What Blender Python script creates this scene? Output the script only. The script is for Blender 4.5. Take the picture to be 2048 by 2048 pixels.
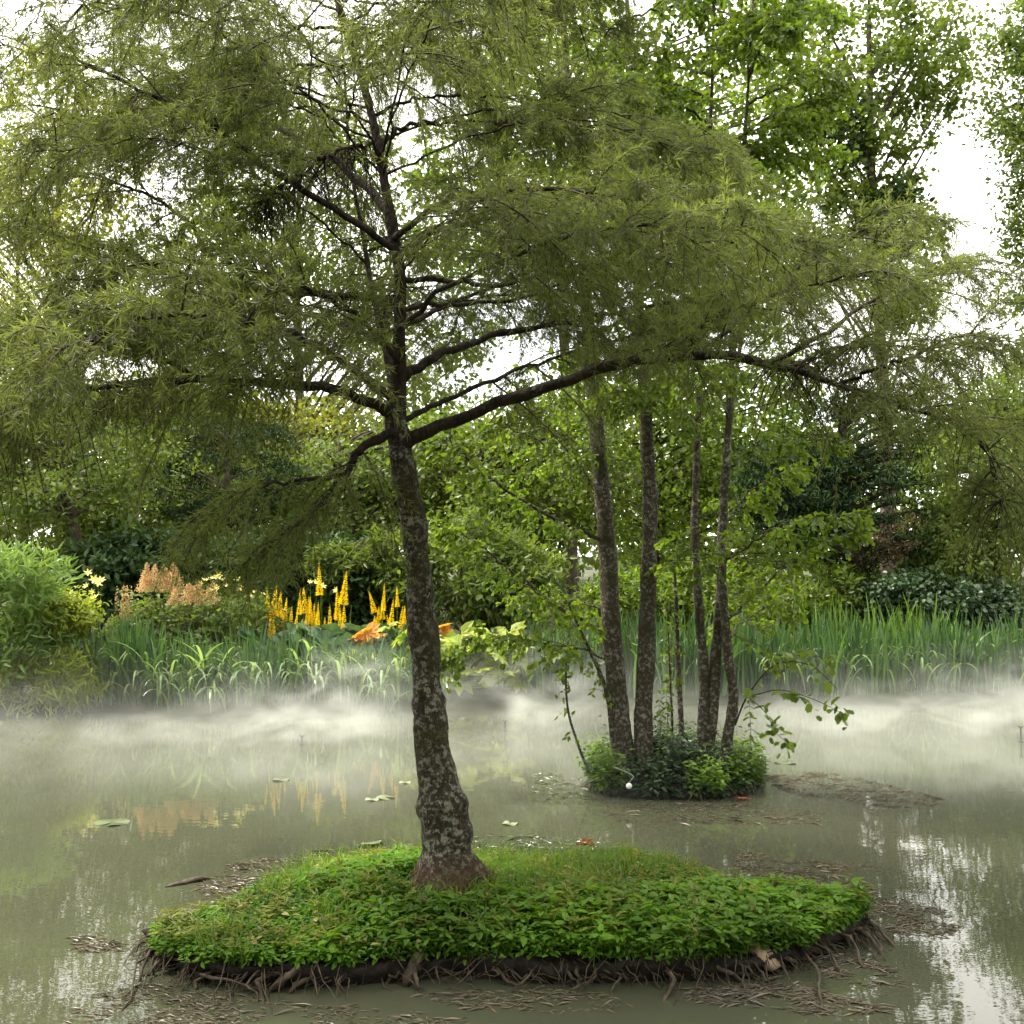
import bpy, math, random
import numpy as np
from mathutils import Vector, noise as mnoise

# ------------------------------------------------------------------ scene, camera, sky, sun, exposure
for o in list(bpy.data.objects):
    bpy.data.objects.remove(o)
scene = bpy.context.scene
C = scene.collection
R = math.radians
F = 1109.0                      # focal length in pixels of a 1024 frame
H = 1.79                        # eye height over the water
PITCH = math.atan(44 / F)

cam_data = bpy.data.cameras.new('camera')
cam = bpy.data.objects.new('camera', cam_data)
C.objects.link(cam)
cam.location = (0, 0, H)
cam.rotation_euler = (R(90) + PITCH, 0, 0)
cam_data.sensor_width = 36
cam_data.lens = 36 * F / 1024
cam_data.clip_end = 3000
scene.camera = cam

world = bpy.data.worlds.new('World')
scene.world = world
world.use_nodes = True
wn, wl = world.node_tree.nodes, world.node_tree.links
wn.clear()
SUN_EL, SUN_AZ = R(58), R(-75)       # azimuth measured from +Y towards +X
sky = wn.new('ShaderNodeTexSky')
sky.sky_type = 'NISHITA'
sky.sun_disc = False
sky.sun_elevation = SUN_EL
sky.sun_rotation = SUN_AZ
tc = wn.new('ShaderNodeTexCoord')
cl = wn.new('ShaderNodeTexNoise')
cl.inputs['Scale'].default_value = 2.2
cl.inputs['Detail'].default_value = 6
cl.inputs['Roughness'].default_value = .6
wl.new(tc.outputs['Generated'], cl.inputs['Vector'])
clr = wn.new('ShaderNodeMapRange')
clr.interpolation_type = 'SMOOTHSTEP'
clr.inputs['From Min'].default_value = .30
clr.inputs['From Max'].default_value = .52
clr.inputs['To Min'].default_value = .45
clr.inputs['To Max'].default_value = 1.0
wl.new(cl.outputs['Fac'], clr.inputs['Value'])
cmix = wn.new('ShaderNodeMix')
cmix.data_type = 'RGBA'
cmix.inputs[7].default_value = (9.4, 9.15, 8.6, 1)
wl.new(clr.outputs[0], cmix.inputs[0])
wl.new(sky.outputs[0], cmix.inputs[6])
bg = wn.new('ShaderNodeBackground')
bg.inputs['Strength'].default_value = .15
wl.new(cmix.outputs[2], bg.inputs['Color'])
wo = wn.new('ShaderNodeOutputWorld')
wl.new(bg.outputs[0], wo.inputs['Surface'])

sun_data = bpy.data.lights.new('sun', 'SUN')
sun_data.energy = 3.0
sun_data.angle = R(12)
sun_data.color = (1, .93, .80)
sun = bpy.data.objects.new('sun', sun_data)
C.objects.link(sun)
sd = Vector((math.sin(SUN_AZ) * math.cos(SUN_EL), math.cos(SUN_AZ) * math.cos(SUN_EL), math.sin(SUN_EL)))
sun.rotation_euler = sd.to_track_quat('Z', 'Y').to_euler()
sun.location = (-6, -6, 14)

vs = scene.view_settings
vs.view_transform = 'Standard'
vs.look = 'None'
vs.exposure = 1.52
vs.gamma = 1
vs.use_curve_mapping = False
cy = scene.cycles
cy.max_bounces = 7
cy.diffuse_bounces = 4
cy.glossy_bounces = 3
cy.transmission_bounces = 4
cy.volume_bounces = 3
cy.transparent_max_bounces = 8
cy.caustics_reflective = False
cy.caustics_refractive = False
cy.use_denoising = True
cy.sample_clamp_indirect = 6
cy.volume_max_steps = 256

# ------------------------------------------------------------------ helpers
rng = np.random.default_rng(7)
random.seed(7)
UP = np.array([0., 0., 1.])


def P(x, y, d):
    """point seen at pixel (x, y) of the 1024 frame, d metres out along +Y"""
    u, v = (x - 512) / F, (512 - y) / F
    dy = math.cos(PITCH) - v * math.sin(PITCH)
    dz = math.sin(PITCH) + v * math.cos(PITCH)
    return np.array([u * d / dy, d, H + dz * d / dy])


def W(x, y, z=0.0):
    u, v = (x - 512) / F, (512 - y) / F
    dy = math.cos(PITCH) - v * math.sin(PITCH)
    dz = math.sin(PITCH) + v * math.cos(PITCH)
    k = (z - H) / dz
    return np.array([u * k, dy * k, z])


def norm(a):
    return a / np.maximum(np.linalg.norm(a, axis=-1, keepdims=True), 1e-9)


class MB:
    """collects vertices and faces (quads / triangles), one tint value per vertex"""
    def __init__(s):
        s.v, s.q, s.t, s.c, s.n = [], [], [], [], 0

    def add(s, v, q=None, t=None, tint=0.5):
        v = np.asarray(v, float).reshape(-1, 3)
        s.v.append(v)
        s.c.append(np.broadcast_to(np.asarray(tint, float), (len(v),)).copy())
        if q is not None and len(q):
            s.q.append(np.asarray(q, int).reshape(-1, 4) + s.n)
        if t is not None and len(t):
            s.t.append(np.asarray(t, int).reshape(-1, 3) + s.n)
        s.n += len(v)
        return s

    def mesh(s, name, mat, smooth=False, origin=None):
        v = np.concatenate(s.v)
        if origin is not None:
            v = v - np.asarray(origin)
        q = np.concatenate(s.q) if s.q else np.zeros((0, 4), int)
        t = np.concatenate(s.t) if s.t else np.zeros((0, 3), int)
        me = bpy.data.meshes.new(name)
        me.vertices.add(len(v))
        me.vertices.foreach_set('co', v.astype(np.float32).ravel())
        loops = np.concatenate([q.ravel(), t.ravel()])
        me.loops.add(len(loops))
        me.loops.foreach_set('vertex_index', loops.astype(np.int32))
        starts = np.concatenate([np.arange(len(q)) * 4, len(q) * 4 + np.arange(len(t)) * 3])
        me.polygons.add(len(starts))
        me.polygons.foreach_set('loop_start', starts.astype(np.int32))
        me.update(calc_edges=True)
        me.polygons.foreach_set('use_smooth', np.full(len(starts), smooth, dtype=bool))
        at = me.attributes.new('tint', 'FLOAT', 'POINT')
        at.data.foreach_set('value', np.concatenate(s.c).astype(np.float32))
        me.materials.append(mat)
        return me

    def build(s, name, mat, parent=None, smooth=False, origin=None):
        o = bpy.data.objects.new(name, s.mesh(name, mat, smooth, origin))
        C.objects.link(o)
        if origin is not None and parent is None:
            o.location = origin
        if parent is not None:
            o.parent = parent
        return o


def tag(o, label=None, cat=None, group=None, kind=None):
    if label: o['label'] = label
    if cat: o['category'] = cat
    if group: o['group'] = group
    if kind: o['kind'] = kind
    return o


def thing(name, label, cat, loc=(0, 0, 0), group=None):
    o = bpy.data.objects.new(name, None)
    o.empty_display_size = .2
    C.objects.link(o)
    o.location = tuple(float(q) for q in loc)
    return tag(o, label, cat, group)


def link(name, me, parent=None, loc=(0, 0, 0), rot=(0, 0, 0), scale=1.0, under=None):
    """under: a part of the thing that carries this piece; loc stays in the thing's own space"""
    o = bpy.data.objects.new(name, me)
    C.objects.link(o)
    o.location = tuple(float(q) for q in loc)
    o.rotation_euler = rot
    o.scale = (scale,) * 3 if np.isscalar(scale) else scale
    if under is not None:
        o.parent = under
        o.matrix_parent_inverse = under.matrix_basis.inverted()
    elif parent is not None:
        o.parent = parent
    return o


def catmull(pts, n):
    """smooth polyline through pts (any number of columns), n samples"""
    p = np.asarray(pts, float)
    if len(p) == 2:
        t = np.linspace(0, 1, n)[:, None]
        return p[0] * (1 - t) + p[1] * t
    e = np.concatenate([[2 * p[0] - p[1]], p, [2 * p[-1] - p[-2]]])
    out = []
    for s in np.linspace(0, len(p) - 1 - 1e-6, n):
        i = int(s); f = s - i
        a, b, c, d = e[i], e[i + 1], e[i + 2], e[i + 3]
        out.append(.5 * (2 * b + (c - a) * f + (2 * a - 5 * b + 4 * c - d) * f * f + (3 * b - a - 3 * c + d) * f ** 3))
    return np.array(out)


def tubes(mb, pts, rad, sides=5, tint=.5):
    """pts (N,K,3) polylines, rad (N,K)"""
    pts = np.asarray(pts, float)
    if pts.ndim == 2:
        pts = pts[None]; rad = np.asarray(rad, float)[None]
    N, K, _ = pts.shape
    rad = np.broadcast_to(rad, (N, K))
    tan = norm(np.gradient(pts, axis=1))
    ov = norm(pts[:, -1] - pts[:, 0])
    ref = np.where(np.abs(ov[:, 2:3]) > .8, np.array([[1., .23, 0]]), np.array([[.05, .03, 1.]]))[:, None, :]
    a = norm(np.cross(tan, np.broadcast_to(ref, tan.shape)))
    b = np.cross(tan, a)
    ang = np.arange(sides) * 2 * math.pi / sides
    ring = a[:, :, None] * np.cos(ang)[None, None, :, None] + b[:, :, None] * np.sin(ang)[None, None, :, None]
    v = pts[:, :, None] + ring * rad[:, :, None, None]
    idx = np.arange(N * K * sides).reshape(N, K, sides)
    nx = np.roll(idx, -1, axis=2)
    q = np.stack([idx[:, :-1], nx[:, :-1], nx[:, 1:], idx[:, 1:]], -1)
    tt = np.broadcast_to(np.asarray(tint, float).reshape(-1, 1, 1), (N, K, sides)).ravel() if np.ndim(tint) else tint
    mb.add(v.reshape(-1, 3), q=q.reshape(-1, 4), tint=tt)
    return v


def leaves(mb, p, d, L, Wd, nrm=None, fold=.25, shape='diamond', tint=None):
    """p (N,3) base, d (N,3) direction, L, Wd (N) length, width"""
    N = len(p)
    L = np.broadcast_to(L, (N,))[:, None]; Wd = np.broadcast_to(Wd, (N,))[:, None]
    d = norm(d)
    if nrm is None:
        nrm = rng.normal(size=(N, 3))
    s = norm(np.cross(d, nrm)); n = np.cross(s, d)
    tint = rng.uniform(0, 1, N) if tint is None else np.broadcast_to(tint, (N,))
    if shape == 'diamond':
        m = p + d * L * .45
        v = np.stack([p, m + s * Wd * .5 + n * Wd * fold, p + d * L, m - s * Wd * .5 + n * Wd * fold], 1)
        i = np.arange(N)[:, None] * 4
        t = np.concatenate([i + [0, 1, 2], i + [0, 2, 3]])
        mb.add(v.reshape(-1, 3), t=t, tint=np.repeat(tint, 4))
    else:
        a, b, wa, wb = {'ovate': (.25, .65, .9, .75), 'round': (.22, .78, .85, .9), 'lance': (.3, .65, 1., .7)}[shape]
        c = -n * L * .06
        v = np.stack([p,
                      p + d * L * a + s * Wd * .5 * wa + n * Wd * fold * wa,
                      p + d * L * b + s * Wd * .5 * wb + n * Wd * fold * wb + c,
                      p + d * L + c * 2.5,
                      p + d * L * b - s * Wd * .5 * wb + n * Wd * fold * wb + c,
                      p + d * L * a - s * Wd * .5 * wa + n * Wd * fold * wa], 1)
        i = np.arange(N)[:, None] * 6
        mb.add(v.reshape(-1, 3), q=np.concatenate([i + [0, 1, 2, 3], i + [0, 3, 4, 5]]), tint=np.repeat(tint, 6))


def blades(mb, base, az, L, Wd, th0, th1, K=7, tint=None, power=2.0, tipw=.12):
    """sword leaves: bend from th0 (at the foot, from vertical) to th1 at the tip, towards azimuth az"""
    N = len(base)
    az, L, Wd, th0, th1 = [np.broadcast_to(a, (N,)) for a in (az, L, Wd, th0, th1)]
    s = np.linspace(0, 1, K)
    th = th0[:, None] + (th1 - th0)[:, None] * s[None] ** power
    seg = L[:, None] / (K - 1)
    hx = np.cumsum(np.sin(th) * seg, 1) - np.sin(th[:, :1]) * seg
    hz = np.cumsum(np.cos(th) * seg, 1) - np.cos(th[:, :1]) * seg
    ca, sa = np.cos(az)[:, None], np.sin(az)[:, None]
    ctr = np.stack([base[:, 0:1] + hx * ca, base[:, 1:2] + hx * sa, base[:, 2:3] + hz], -1)
    tw = rng.uniform(-.9, .9, N)[:, None] + np.zeros((1, K))
    side = np.stack([-np.sin(az[:, None] + tw), np.cos(az[:, None] + tw), np.zeros((N, K))], -1)
    w = Wd[:, None] * .5 * (np.minimum(1, .55 + 1.2 * s) * np.where(s > .55, 1 - ((s - .55) / .45) ** 1.6 * (1 - tipw), 1))[None]
    v = np.stack([ctr + side * w[..., None], ctr - side * w[..., None]], 2)
    idx = np.arange(N * K * 2).reshape(N, K, 2)
    q = np.stack([idx[:, :-1, 0], idx[:, :-1, 1], idx[:, 1:, 1], idx[:, 1:, 0]], -1)
    tint = rng.uniform(0, 1, N) if tint is None else np.broadcast_to(tint, (N,))
    mb.add(v.reshape(-1, 3), q=q.reshape(-1, 4), tint=np.repeat(tint, K * 2))


# ------------------------------------------------------------------ materials
def nodes_of(name):
    m = bpy.data.materials.new(name)
    m.use_nodes = True
    n = m.node_tree.nodes
    n.clear()
    out = n.new('ShaderNodeOutputMaterial')
    return m, n, m.node_tree.links, out


def leaf_mat(name, dark, light, trans=.4, rough=.45, spec=.35, tcol=1.25):
    m, n, l, out = nodes_of(name)
    at = n.new('ShaderNodeAttribute'); at.attribute_name = 'tint'
    mx = n.new('ShaderNodeMix'); mx.data_type = 'RGBA'
    mx.inputs[6].default_value = (*dark, 1); mx.inputs[7].default_value = (*light, 1)
    l.new(at.outputs['Fac'], mx.inputs[0])
    tcn = n.new('ShaderNodeTexCoord')
    nz = n.new('ShaderNodeTexNoise'); nz.inputs['Scale'].default_value = 1.7; nz.inputs['Detail'].default_value = 2
    l.new(tcn.outputs['Object'], nz.inputs['Vector'])
    hs = n.new('ShaderNodeHueSaturation')
    mr = n.new('ShaderNodeMapRange'); mr.inputs['To Min'].default_value = .65; mr.inputs['To Max'].default_value = 1.3
    mr.inputs['From Min'].default_value = .3; mr.inputs['From Max'].default_value = .7
    l.new(nz.outputs['Fac'], mr.inputs['Value']); l.new(mr.outputs[0], hs.inputs['Value']); l.new(mx.outputs[2], hs.inputs['Color'])
    pb = n.new('ShaderNodeBsdfPrincipled')
    pb.inputs['Roughness'].default_value = rough
    pb.inputs['Specular IOR Level'].default_value = spec
    l.new(hs.outputs[0], pb.inputs['Base Color'])
    tr = n.new('ShaderNodeBsdfTranslucent')
    gm = n.new('ShaderNodeMix'); gm.data_type = 'RGBA'; gm.blend_type = 'MULTIPLY'; gm.inputs[0].default_value = 1
    gm.inputs[7].default_value = (1.15 * tcol, 1.15 * tcol, .55 * tcol, 1)
    l.new(hs.outputs[0], gm.inputs[6]); l.new(gm.outputs[2], tr.inputs['Color'])
    ms = n.new('ShaderNodeMixShader'); ms.inputs[0].default_value = trans
    l.new(pb.outputs[0], ms.inputs[1]); l.new(tr.outputs[0], ms.inputs[2]); l.new(ms.outputs[0], out.inputs['Surface'])
    return m


def bark_mat(name, base, dark, lichen=None, scale=18, lich_amt=.5, moss=None, band=False, foot=None):
    m, n, l, out = nodes_of(name)
    tcn = n.new('ShaderNodeTexCoord')
    mp = n.new('ShaderNodeMapping'); mp.inputs['Scale'].default_value = (1, 1, .45 if not band else 2.2)
    l.new(tcn.outputs['Object'], mp.inputs['Vector'])
    nz = n.new('ShaderNodeTexNoise'); nz.inputs['Scale'].default_value = scale; nz.inputs['Detail'].default_value = 8; nz.inputs['Roughness'].default_value = .65
    l.new(mp.outputs[0], nz.inputs['Vector'])
    vo = n.new('ShaderNodeTexVoronoi'); vo.feature = 'DISTANCE_TO_EDGE'; vo.inputs['Scale'].default_value = scale * 1.6
    l.new(mp.outputs[0], vo.inputs['Vector'])
    rp = n.new('ShaderNodeValToRGB')
    rp.color_ramp.elements[0].position = .35; rp.color_ramp.elements[0].color = (*dark, 1)
    rp.color_ramp.elements[1].position = .66; rp.color_ramp.elements[1].color = (*base, 1)
    l.new(nz.outputs['Fac'], rp.inputs[0])
    col = rp.outputs[0]
    if lichen:
        n2 = n.new('ShaderNodeTexNoise'); n2.inputs['Scale'].default_value = scale * .55; n2.inputs['Detail'].default_value = 5
        n2.inputs['Roughness'].default_value = .7
        l.new(tcn.outputs['Object'], n2.inputs['Vector'])
        r2 = n.new('ShaderNodeMapRange'); r2.inputs['From Min'].default_value = .62 - .2 * lich_amt; r2.inputs['From Max'].default_value = .70 - .2 * lich_amt
        l.new(n2.outputs['Fac'], r2.inputs['Value'])
        mx = n.new('ShaderNodeMix'); mx.data_type = 'RGBA'; mx.inputs[7].default_value = (*lichen, 1)
        l.new(r2.outputs[0], mx.inputs[0]); l.new(col, mx.inputs[6]); col = mx.outputs[2]
    if moss:
        n3 = n.new('ShaderNodeTexNoise'); n3.inputs['Scale'].default_value = 3.1; n3.inputs['Detail'].default_value = 6
        l.new(tcn.outputs['Object'], n3.inputs['Vector'])
        r3 = n.new('ShaderNodeMapRange'); r3.inputs['From Min'].default_value = .5; r3.inputs['From Max'].default_value = .62; r3.inputs['To Max'].default_value = .8
        l.new(n3.outputs['Fac'], r3.inputs['Value'])
        mx = n.new('ShaderNodeMix'); mx.data_type = 'RGBA'; mx.inputs[7].default_value = (*moss, 1)
        l.new(r3.outputs[0], mx.inputs[0]); l.new(col, mx.inputs[6]); col = mx.outputs[2]
    if foot:
        sx = n.new('ShaderNodeSeparateXYZ'); l.new(tcn.outputs['Object'], sx.inputs[0])
        ma = n.new('ShaderNodeMath'); ma.operation = 'MULTIPLY_ADD'; ma.inputs[1].default_value = .35; l.new(nz.outputs['Fac'], ma.inputs[0]); l.new(sx.outputs['Z'], ma.inputs[2])
        r4 = n.new('ShaderNodeMapRange'); r4.inputs['From Min'].default_value = .36; r4.inputs['From Max'].default_value = .22; r4.inputs['To Max'].default_value = .75
        l.new(ma.outputs[0], r4.inputs['Value'])
        mx = n.new('ShaderNodeMix'); mx.data_type = 'RGBA'; mx.inputs[7].default_value = (*foot, 1)
        l.new(r4.outputs[0], mx.inputs[0]); l.new(col, mx.inputs[6]); col = mx.outputs[2]
    pb = n.new('ShaderNodeBsdfPrincipled'); pb.inputs['Roughness'].default_value = .85; pb.inputs['Specular IOR Level'].default_value = .2
    l.new(col, pb.inputs['Base Color'])
    ad = n.new('ShaderNodeMath'); ad.operation = 'MULTIPLY_ADD'; ad.inputs[1].default_value = .6
    l.new(vo.outputs['Distance'], ad.inputs[0]); l.new(nz.outputs['Fac'], ad.inputs[2])
    bp = n.new('ShaderNodeBump'); bp.inputs['Strength'].default_value = 1.0; bp.inputs['Distance'].default_value = .035
    l.new(ad.outputs[0], bp.inputs['Height']); l.new(bp.outputs[0], pb.inputs['Normal'])
    l.new(pb.outputs[0], out.inputs['Surface'])
    return m


def plain_mat(name, col, col2=None, rough=.7, scale=30, spec=.3, bump=.3):
    m, n, l, out = nodes_of(name)
    tcn = n.new('ShaderNodeTexCoord')
    nz = n.new('ShaderNodeTexNoise'); nz.inputs['Scale'].default_value = scale; nz.inputs['Detail'].default_value = 6
    l.new(tcn.outputs['Object'], nz.inputs['Vector'])
    rp = n.new('ShaderNodeValToRGB')
    rp.color_ramp.elements[0].position = .35; rp.color_ramp.elements[0].color = (*col, 1)
    rp.color_ramp.elements[1].position = .65; rp.color_ramp.elements[1].color = (*(col2 or col), 1)
    l.new(nz.outputs['Fac'], rp.inputs[0])
    pb = n.new('ShaderNodeBsdfPrincipled'); pb.inputs['Roughness'].default_value = rough; pb.inputs['Specular IOR Level'].default_value = spec
    l.new(rp.outputs[0], pb.inputs['Base Color'])
    bp = n.new('ShaderNodeBump'); bp.inputs['Strength'].default_value = bump; bp.inputs['Distance'].default_value = .02
    l.new(nz.outputs['Fac'], bp.inputs['Height']); l.new(bp.outputs[0], pb.inputs['Normal'])
    l.new(pb.outputs[0], out.inputs['Surface'])
    return m


M = {}
M['cutleaf'] = leaf_mat('cutleaf_foliage', (.075, .100, .028), (.185, .220, .082), .54)
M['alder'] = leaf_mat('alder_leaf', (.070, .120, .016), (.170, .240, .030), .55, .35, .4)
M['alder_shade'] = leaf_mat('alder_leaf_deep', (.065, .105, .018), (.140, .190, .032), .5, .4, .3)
M['yellowgreen'] = leaf_mat('yellow_green_leaf', (.110, .135, .022), (.250, .260, .045), .52)
M['midgreen'] = leaf_mat('mid_green_leaf', (.055, .095, .020), (.150, .200, .042), .46)
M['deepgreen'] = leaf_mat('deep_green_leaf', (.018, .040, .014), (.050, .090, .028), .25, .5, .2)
M['conifer'] = leaf_mat('conifer_needles', (.009, .022, .009), (.030, .056, .018), .15, .7, .1)
M['rust'] = leaf_mat('rusty_needles', (.060, .045, .018), (.120, .075, .030), .2)
M['ivy'] = leaf_mat('ivy_leaf', (.020, .045, .018), (.055, .095, .036), .15, .4, .35)
M['willow'] = leaf_mat('willow_leaf', (.110, .190, .050), (.240, .340, .110), .4, .4, .4)
M['lime'] = leaf_mat('lime_leaf', (.170, .230, .025), (.360, .400, .050), .45)
M['iris'] = leaf_mat('iris_blade', (.026, .075, .022), (.090, .170, .042), .35, .35, .5)
M['iris_pale'] = leaf_mat('pale_arching_blade', (.110, .185, .070), (.270, .370, .165), .35, .35, .4)
M['grass'] = leaf_mat('grass_blade', (.070, .140, .020), (.170, .270, .035), .45)
M['cover'] = leaf_mat('ground_cover_leaf', (.040, .112, .010), (.150, .285, .026), .42, .55, .25)
M['ligularia_leaf'] = leaf_mat('ligularia_leaf', (.050, .110, .055), (.110, .190, .095), .3, .4, .4)
M['spike'] = leaf_mat('yellow_spike_petal', (.82, .58, .010), (.94, .76, .025), .3, .6, .2, 1.0)
M['lily'] = leaf_mat('pale_yellow_petal', (.80, .70, .16), (.92, .86, .35), .35, .6, .2, 1.0)
M['plume'] = leaf_mat('orange_tan_plume', (.50, .33, .19), (.72, .54, .36), .35, .7, .1, 1.0)
M['straw'] = leaf_mat('straw_plume', (.34, .27, .13), (.52, .43, .24), .35, .7, .1, 1.0)
M['rodgersia'] = leaf_mat('broad_lime_leaf', (.170, .260, .030), (.360, .400, .050), .4)
M['rodgersia_orange'] = leaf_mat('broad_orange_leaf', (.55, .24, .05), (.72, .42, .10), .4, .6, .2, 1.0)
M['bark'] = bark_mat('lichened_bark', (.080, .064, .044), (.018, .013, .009), (.250, .255, .195), 60, .60, (.055, .050, .014), foot=(.105, .048, .028))
M['limb'] = bark_mat('dark_limb_bark', (.050, .038, .026), (.014, .010, .008), (.10, .105, .07), 22, .12)
M['twig'] = plain_mat('twig_bark', (.035, .026, .016), (.060, .045, .026), .8, 40)
M['bark2'] = bark_mat('grey_alder_bark', (.160, .128, .090), (.045, .034, .024), (.36, .35, .29), 60, .55, (.060, .062, .022), band=True)
M['bark_far'] = bark_mat('far_trunk_bark', (.10, .08, .055), (.035, .026, .018), (.16, .16, .11), 12, .3)
M['root'] = plain_mat('root_bark', (.020, .015, .010), (.090, .068, .045), .75, 30)
M['soil'] = plain_mat('dark_wet_soil', (.006, .005, .0035), (.020, .015, .010), .8, 22, bump=.8)
M['stone'] = plain_mat('tan_stone', (.26, .18, .12), (.42, .32, .23), .75, 14)
M['metal'] = plain_mat('dark_nozzle_metal', (.05, .05, .048), (.08, .08, .075), .5, 30)
M['metal_grey'] = plain_mat('dull_grey_pipe', (.22, .22, .20), (.34, .34, .31), .5, 30)
M['white_plastic'] = plain_mat('white_plastic', (.70, .70, .66), (.80, .80, .78), .4, 20)
M['weed'] = leaf_mat('floating_weed', (.050, .042, .022), (.180, .140, .080), .1, .32, .5)
M['weed_brown'] = leaf_mat('brown_floating_weed', (.055, .040, .022), (.160, .115, .064), .1, .32, .5)
M['pad'] = leaf_mat('lily_pad', (.07, .10, .035), (.20, .23, .12), .1, .18, .7)
M['redleaf'] = leaf_mat('red_fallen_leaf', (.32, .06, .015), (.45, .11, .03), .25, .5, .3, 1.0)

# ------------------------------------------------------------------ ground, water
def bank_line(x):
    return 13.25 + .12 * x + .22 * np.sin(x * .9 + 1) + .12 * np.sin(x * 2.3)


def sstep(a, b, t):
    t = np.clip((t - a) / (b - a), 0, 1)
    return t * t * (3 - 2 * t)


def ground_h(x, y):
    q = y - bank_line(np.clip(x, -14, 16))
    h = -.55 + .68 * sstep(-.55, .18, q) + .35 * sstep(.2, 4, q) + .5 * sstep(3, 25, q)
    near = sstep(1.6, .4, y)
    sidew = np.maximum(sstep(13, 15, x), sstep(-11.5, -13, x))
    return np.maximum(h, -.55 + .85 * np.maximum(near, sidew))


mb = MB()
gx = np.concatenate([[-900, -300, -120, -60], np.linspace(-36, 36, 109), [60, 120, 300, 900]])
gy = np.concatenate([[-600, -200, -60, -20], np.linspace(-6, 50, 121), [70, 120, 300, 1500]])
X, Y = np.meshgrid(gx, gy, indexing='ij')
Z = ground_h(X, Y) + .03 * np.sin(X * 3.1) * np.sin(Y * 2.7) + .02 * np.sin(X * 7.3 + Y * 5.1)
idx = np.arange(X.size).reshape(X.shape)
q = np.stack([idx[:-1, :-1], idx[1:, :-1], idx[1:, 1:], idx[:-1, 1:]], -1)
mb.add(np.stack([X, Y, Z], -1).reshape(-1, 3), q=q.reshape(-1, 4))
M['ground'] = plain_mat('bank_soil_and_moss', (.030, .026, .014), (.045, .060, .020), .9, 5, bump=.8)
tag(mb.build('ground', M['ground'], smooth=True), kind='structure')


def water_mat():
    m, n, l, out = nodes_of('murky_pond_water')
    pb = n.new('ShaderNodeBsdfPrincipled')
    pb.inputs['Roughness'].default_value = .004
    pb.inputs['IOR'].default_value = 1.33
    pb.inputs['Specular IOR Level'].default_value = .62
    tcn = n.new('ShaderNodeTexCoord')
    n1 = n.new('ShaderNodeTexNoise'); n1.inputs['Scale'].default_value = .35; n1.inputs['Detail'].default_value = 3
    l.new(tcn.outputs['Object'], n1.inputs['Vector'])
    rp = n.new('ShaderNodeValToRGB')
    rp.color_ramp.elements[0].position = .3; rp.color_ramp.elements[0].color = (.054, .058, .036, 1)
    rp.color_ramp.elements[1].position = .7; rp.color_ramp.elements[1].color = (.070, .075, .048, 1)
    l.new(n1.outputs['Fac'], rp.inputs[0]); l.new(rp.outputs[0], pb.inputs['Base Color'])
    mp = n.new('ShaderNodeMapping'); mp.inputs['Scale'].default_value = (.8, 1.6, 1)
    l.new(tcn.outputs['Object'], mp.inputs['Vector'])
    n2 = n.new('ShaderNodeTexNoise'); n2.inputs['Scale'].default_value = 7; n2.inputs['Detail'].default_value = 3; n2.inputs['Roughness'].default_value = .55
    l.new(mp.outputs[0], n2.inputs['Vector'])
    n3 = n.new('ShaderNodeTexNoise'); n3.inputs['Scale'].default_value = 1.1; n3.inputs['Detail'].default_value = 2
    l.new(mp.outputs[0], n3.inputs['Vector'])
    ad = n.new('ShaderNodeMath'); ad.operation = 'MULTIPLY_ADD'; ad.inputs[1].default_value = 2.5
    l.new(n3.outputs['Fac'], ad.inputs[0]); l.new(n2.outputs['Fac'], ad.inputs[2])
    bp = n.new('ShaderNodeBump'); bp.inputs['Strength'].default_value = .020; bp.inputs['Distance'].default_value = .02
    l.new(ad.outputs[0], bp.inputs['Height']); l.new(bp.outputs[0], pb.inputs['Normal'])
    l.new(pb.outputs[0], out.inputs['Surface'])
    return m


mb = MB()
wx = np.linspace(-16, 17, 34); wy = np.linspace(-1, 18, 20)
X, Y = np.meshgrid(wx, wy, indexing='ij')
idx = np.arange(X.size).reshape(X.shape)
q = np.stack([idx[:-1, :-1], idx[1:, :-1], idx[1:, 1:], idx[:-1, 1:]], -1)
mb.add(np.stack([X, Y, X * 0], -1).reshape(-1, 3), q=q.reshape(-1, 4))
tag(mb.build('water', water_mat()), kind='structure')

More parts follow.
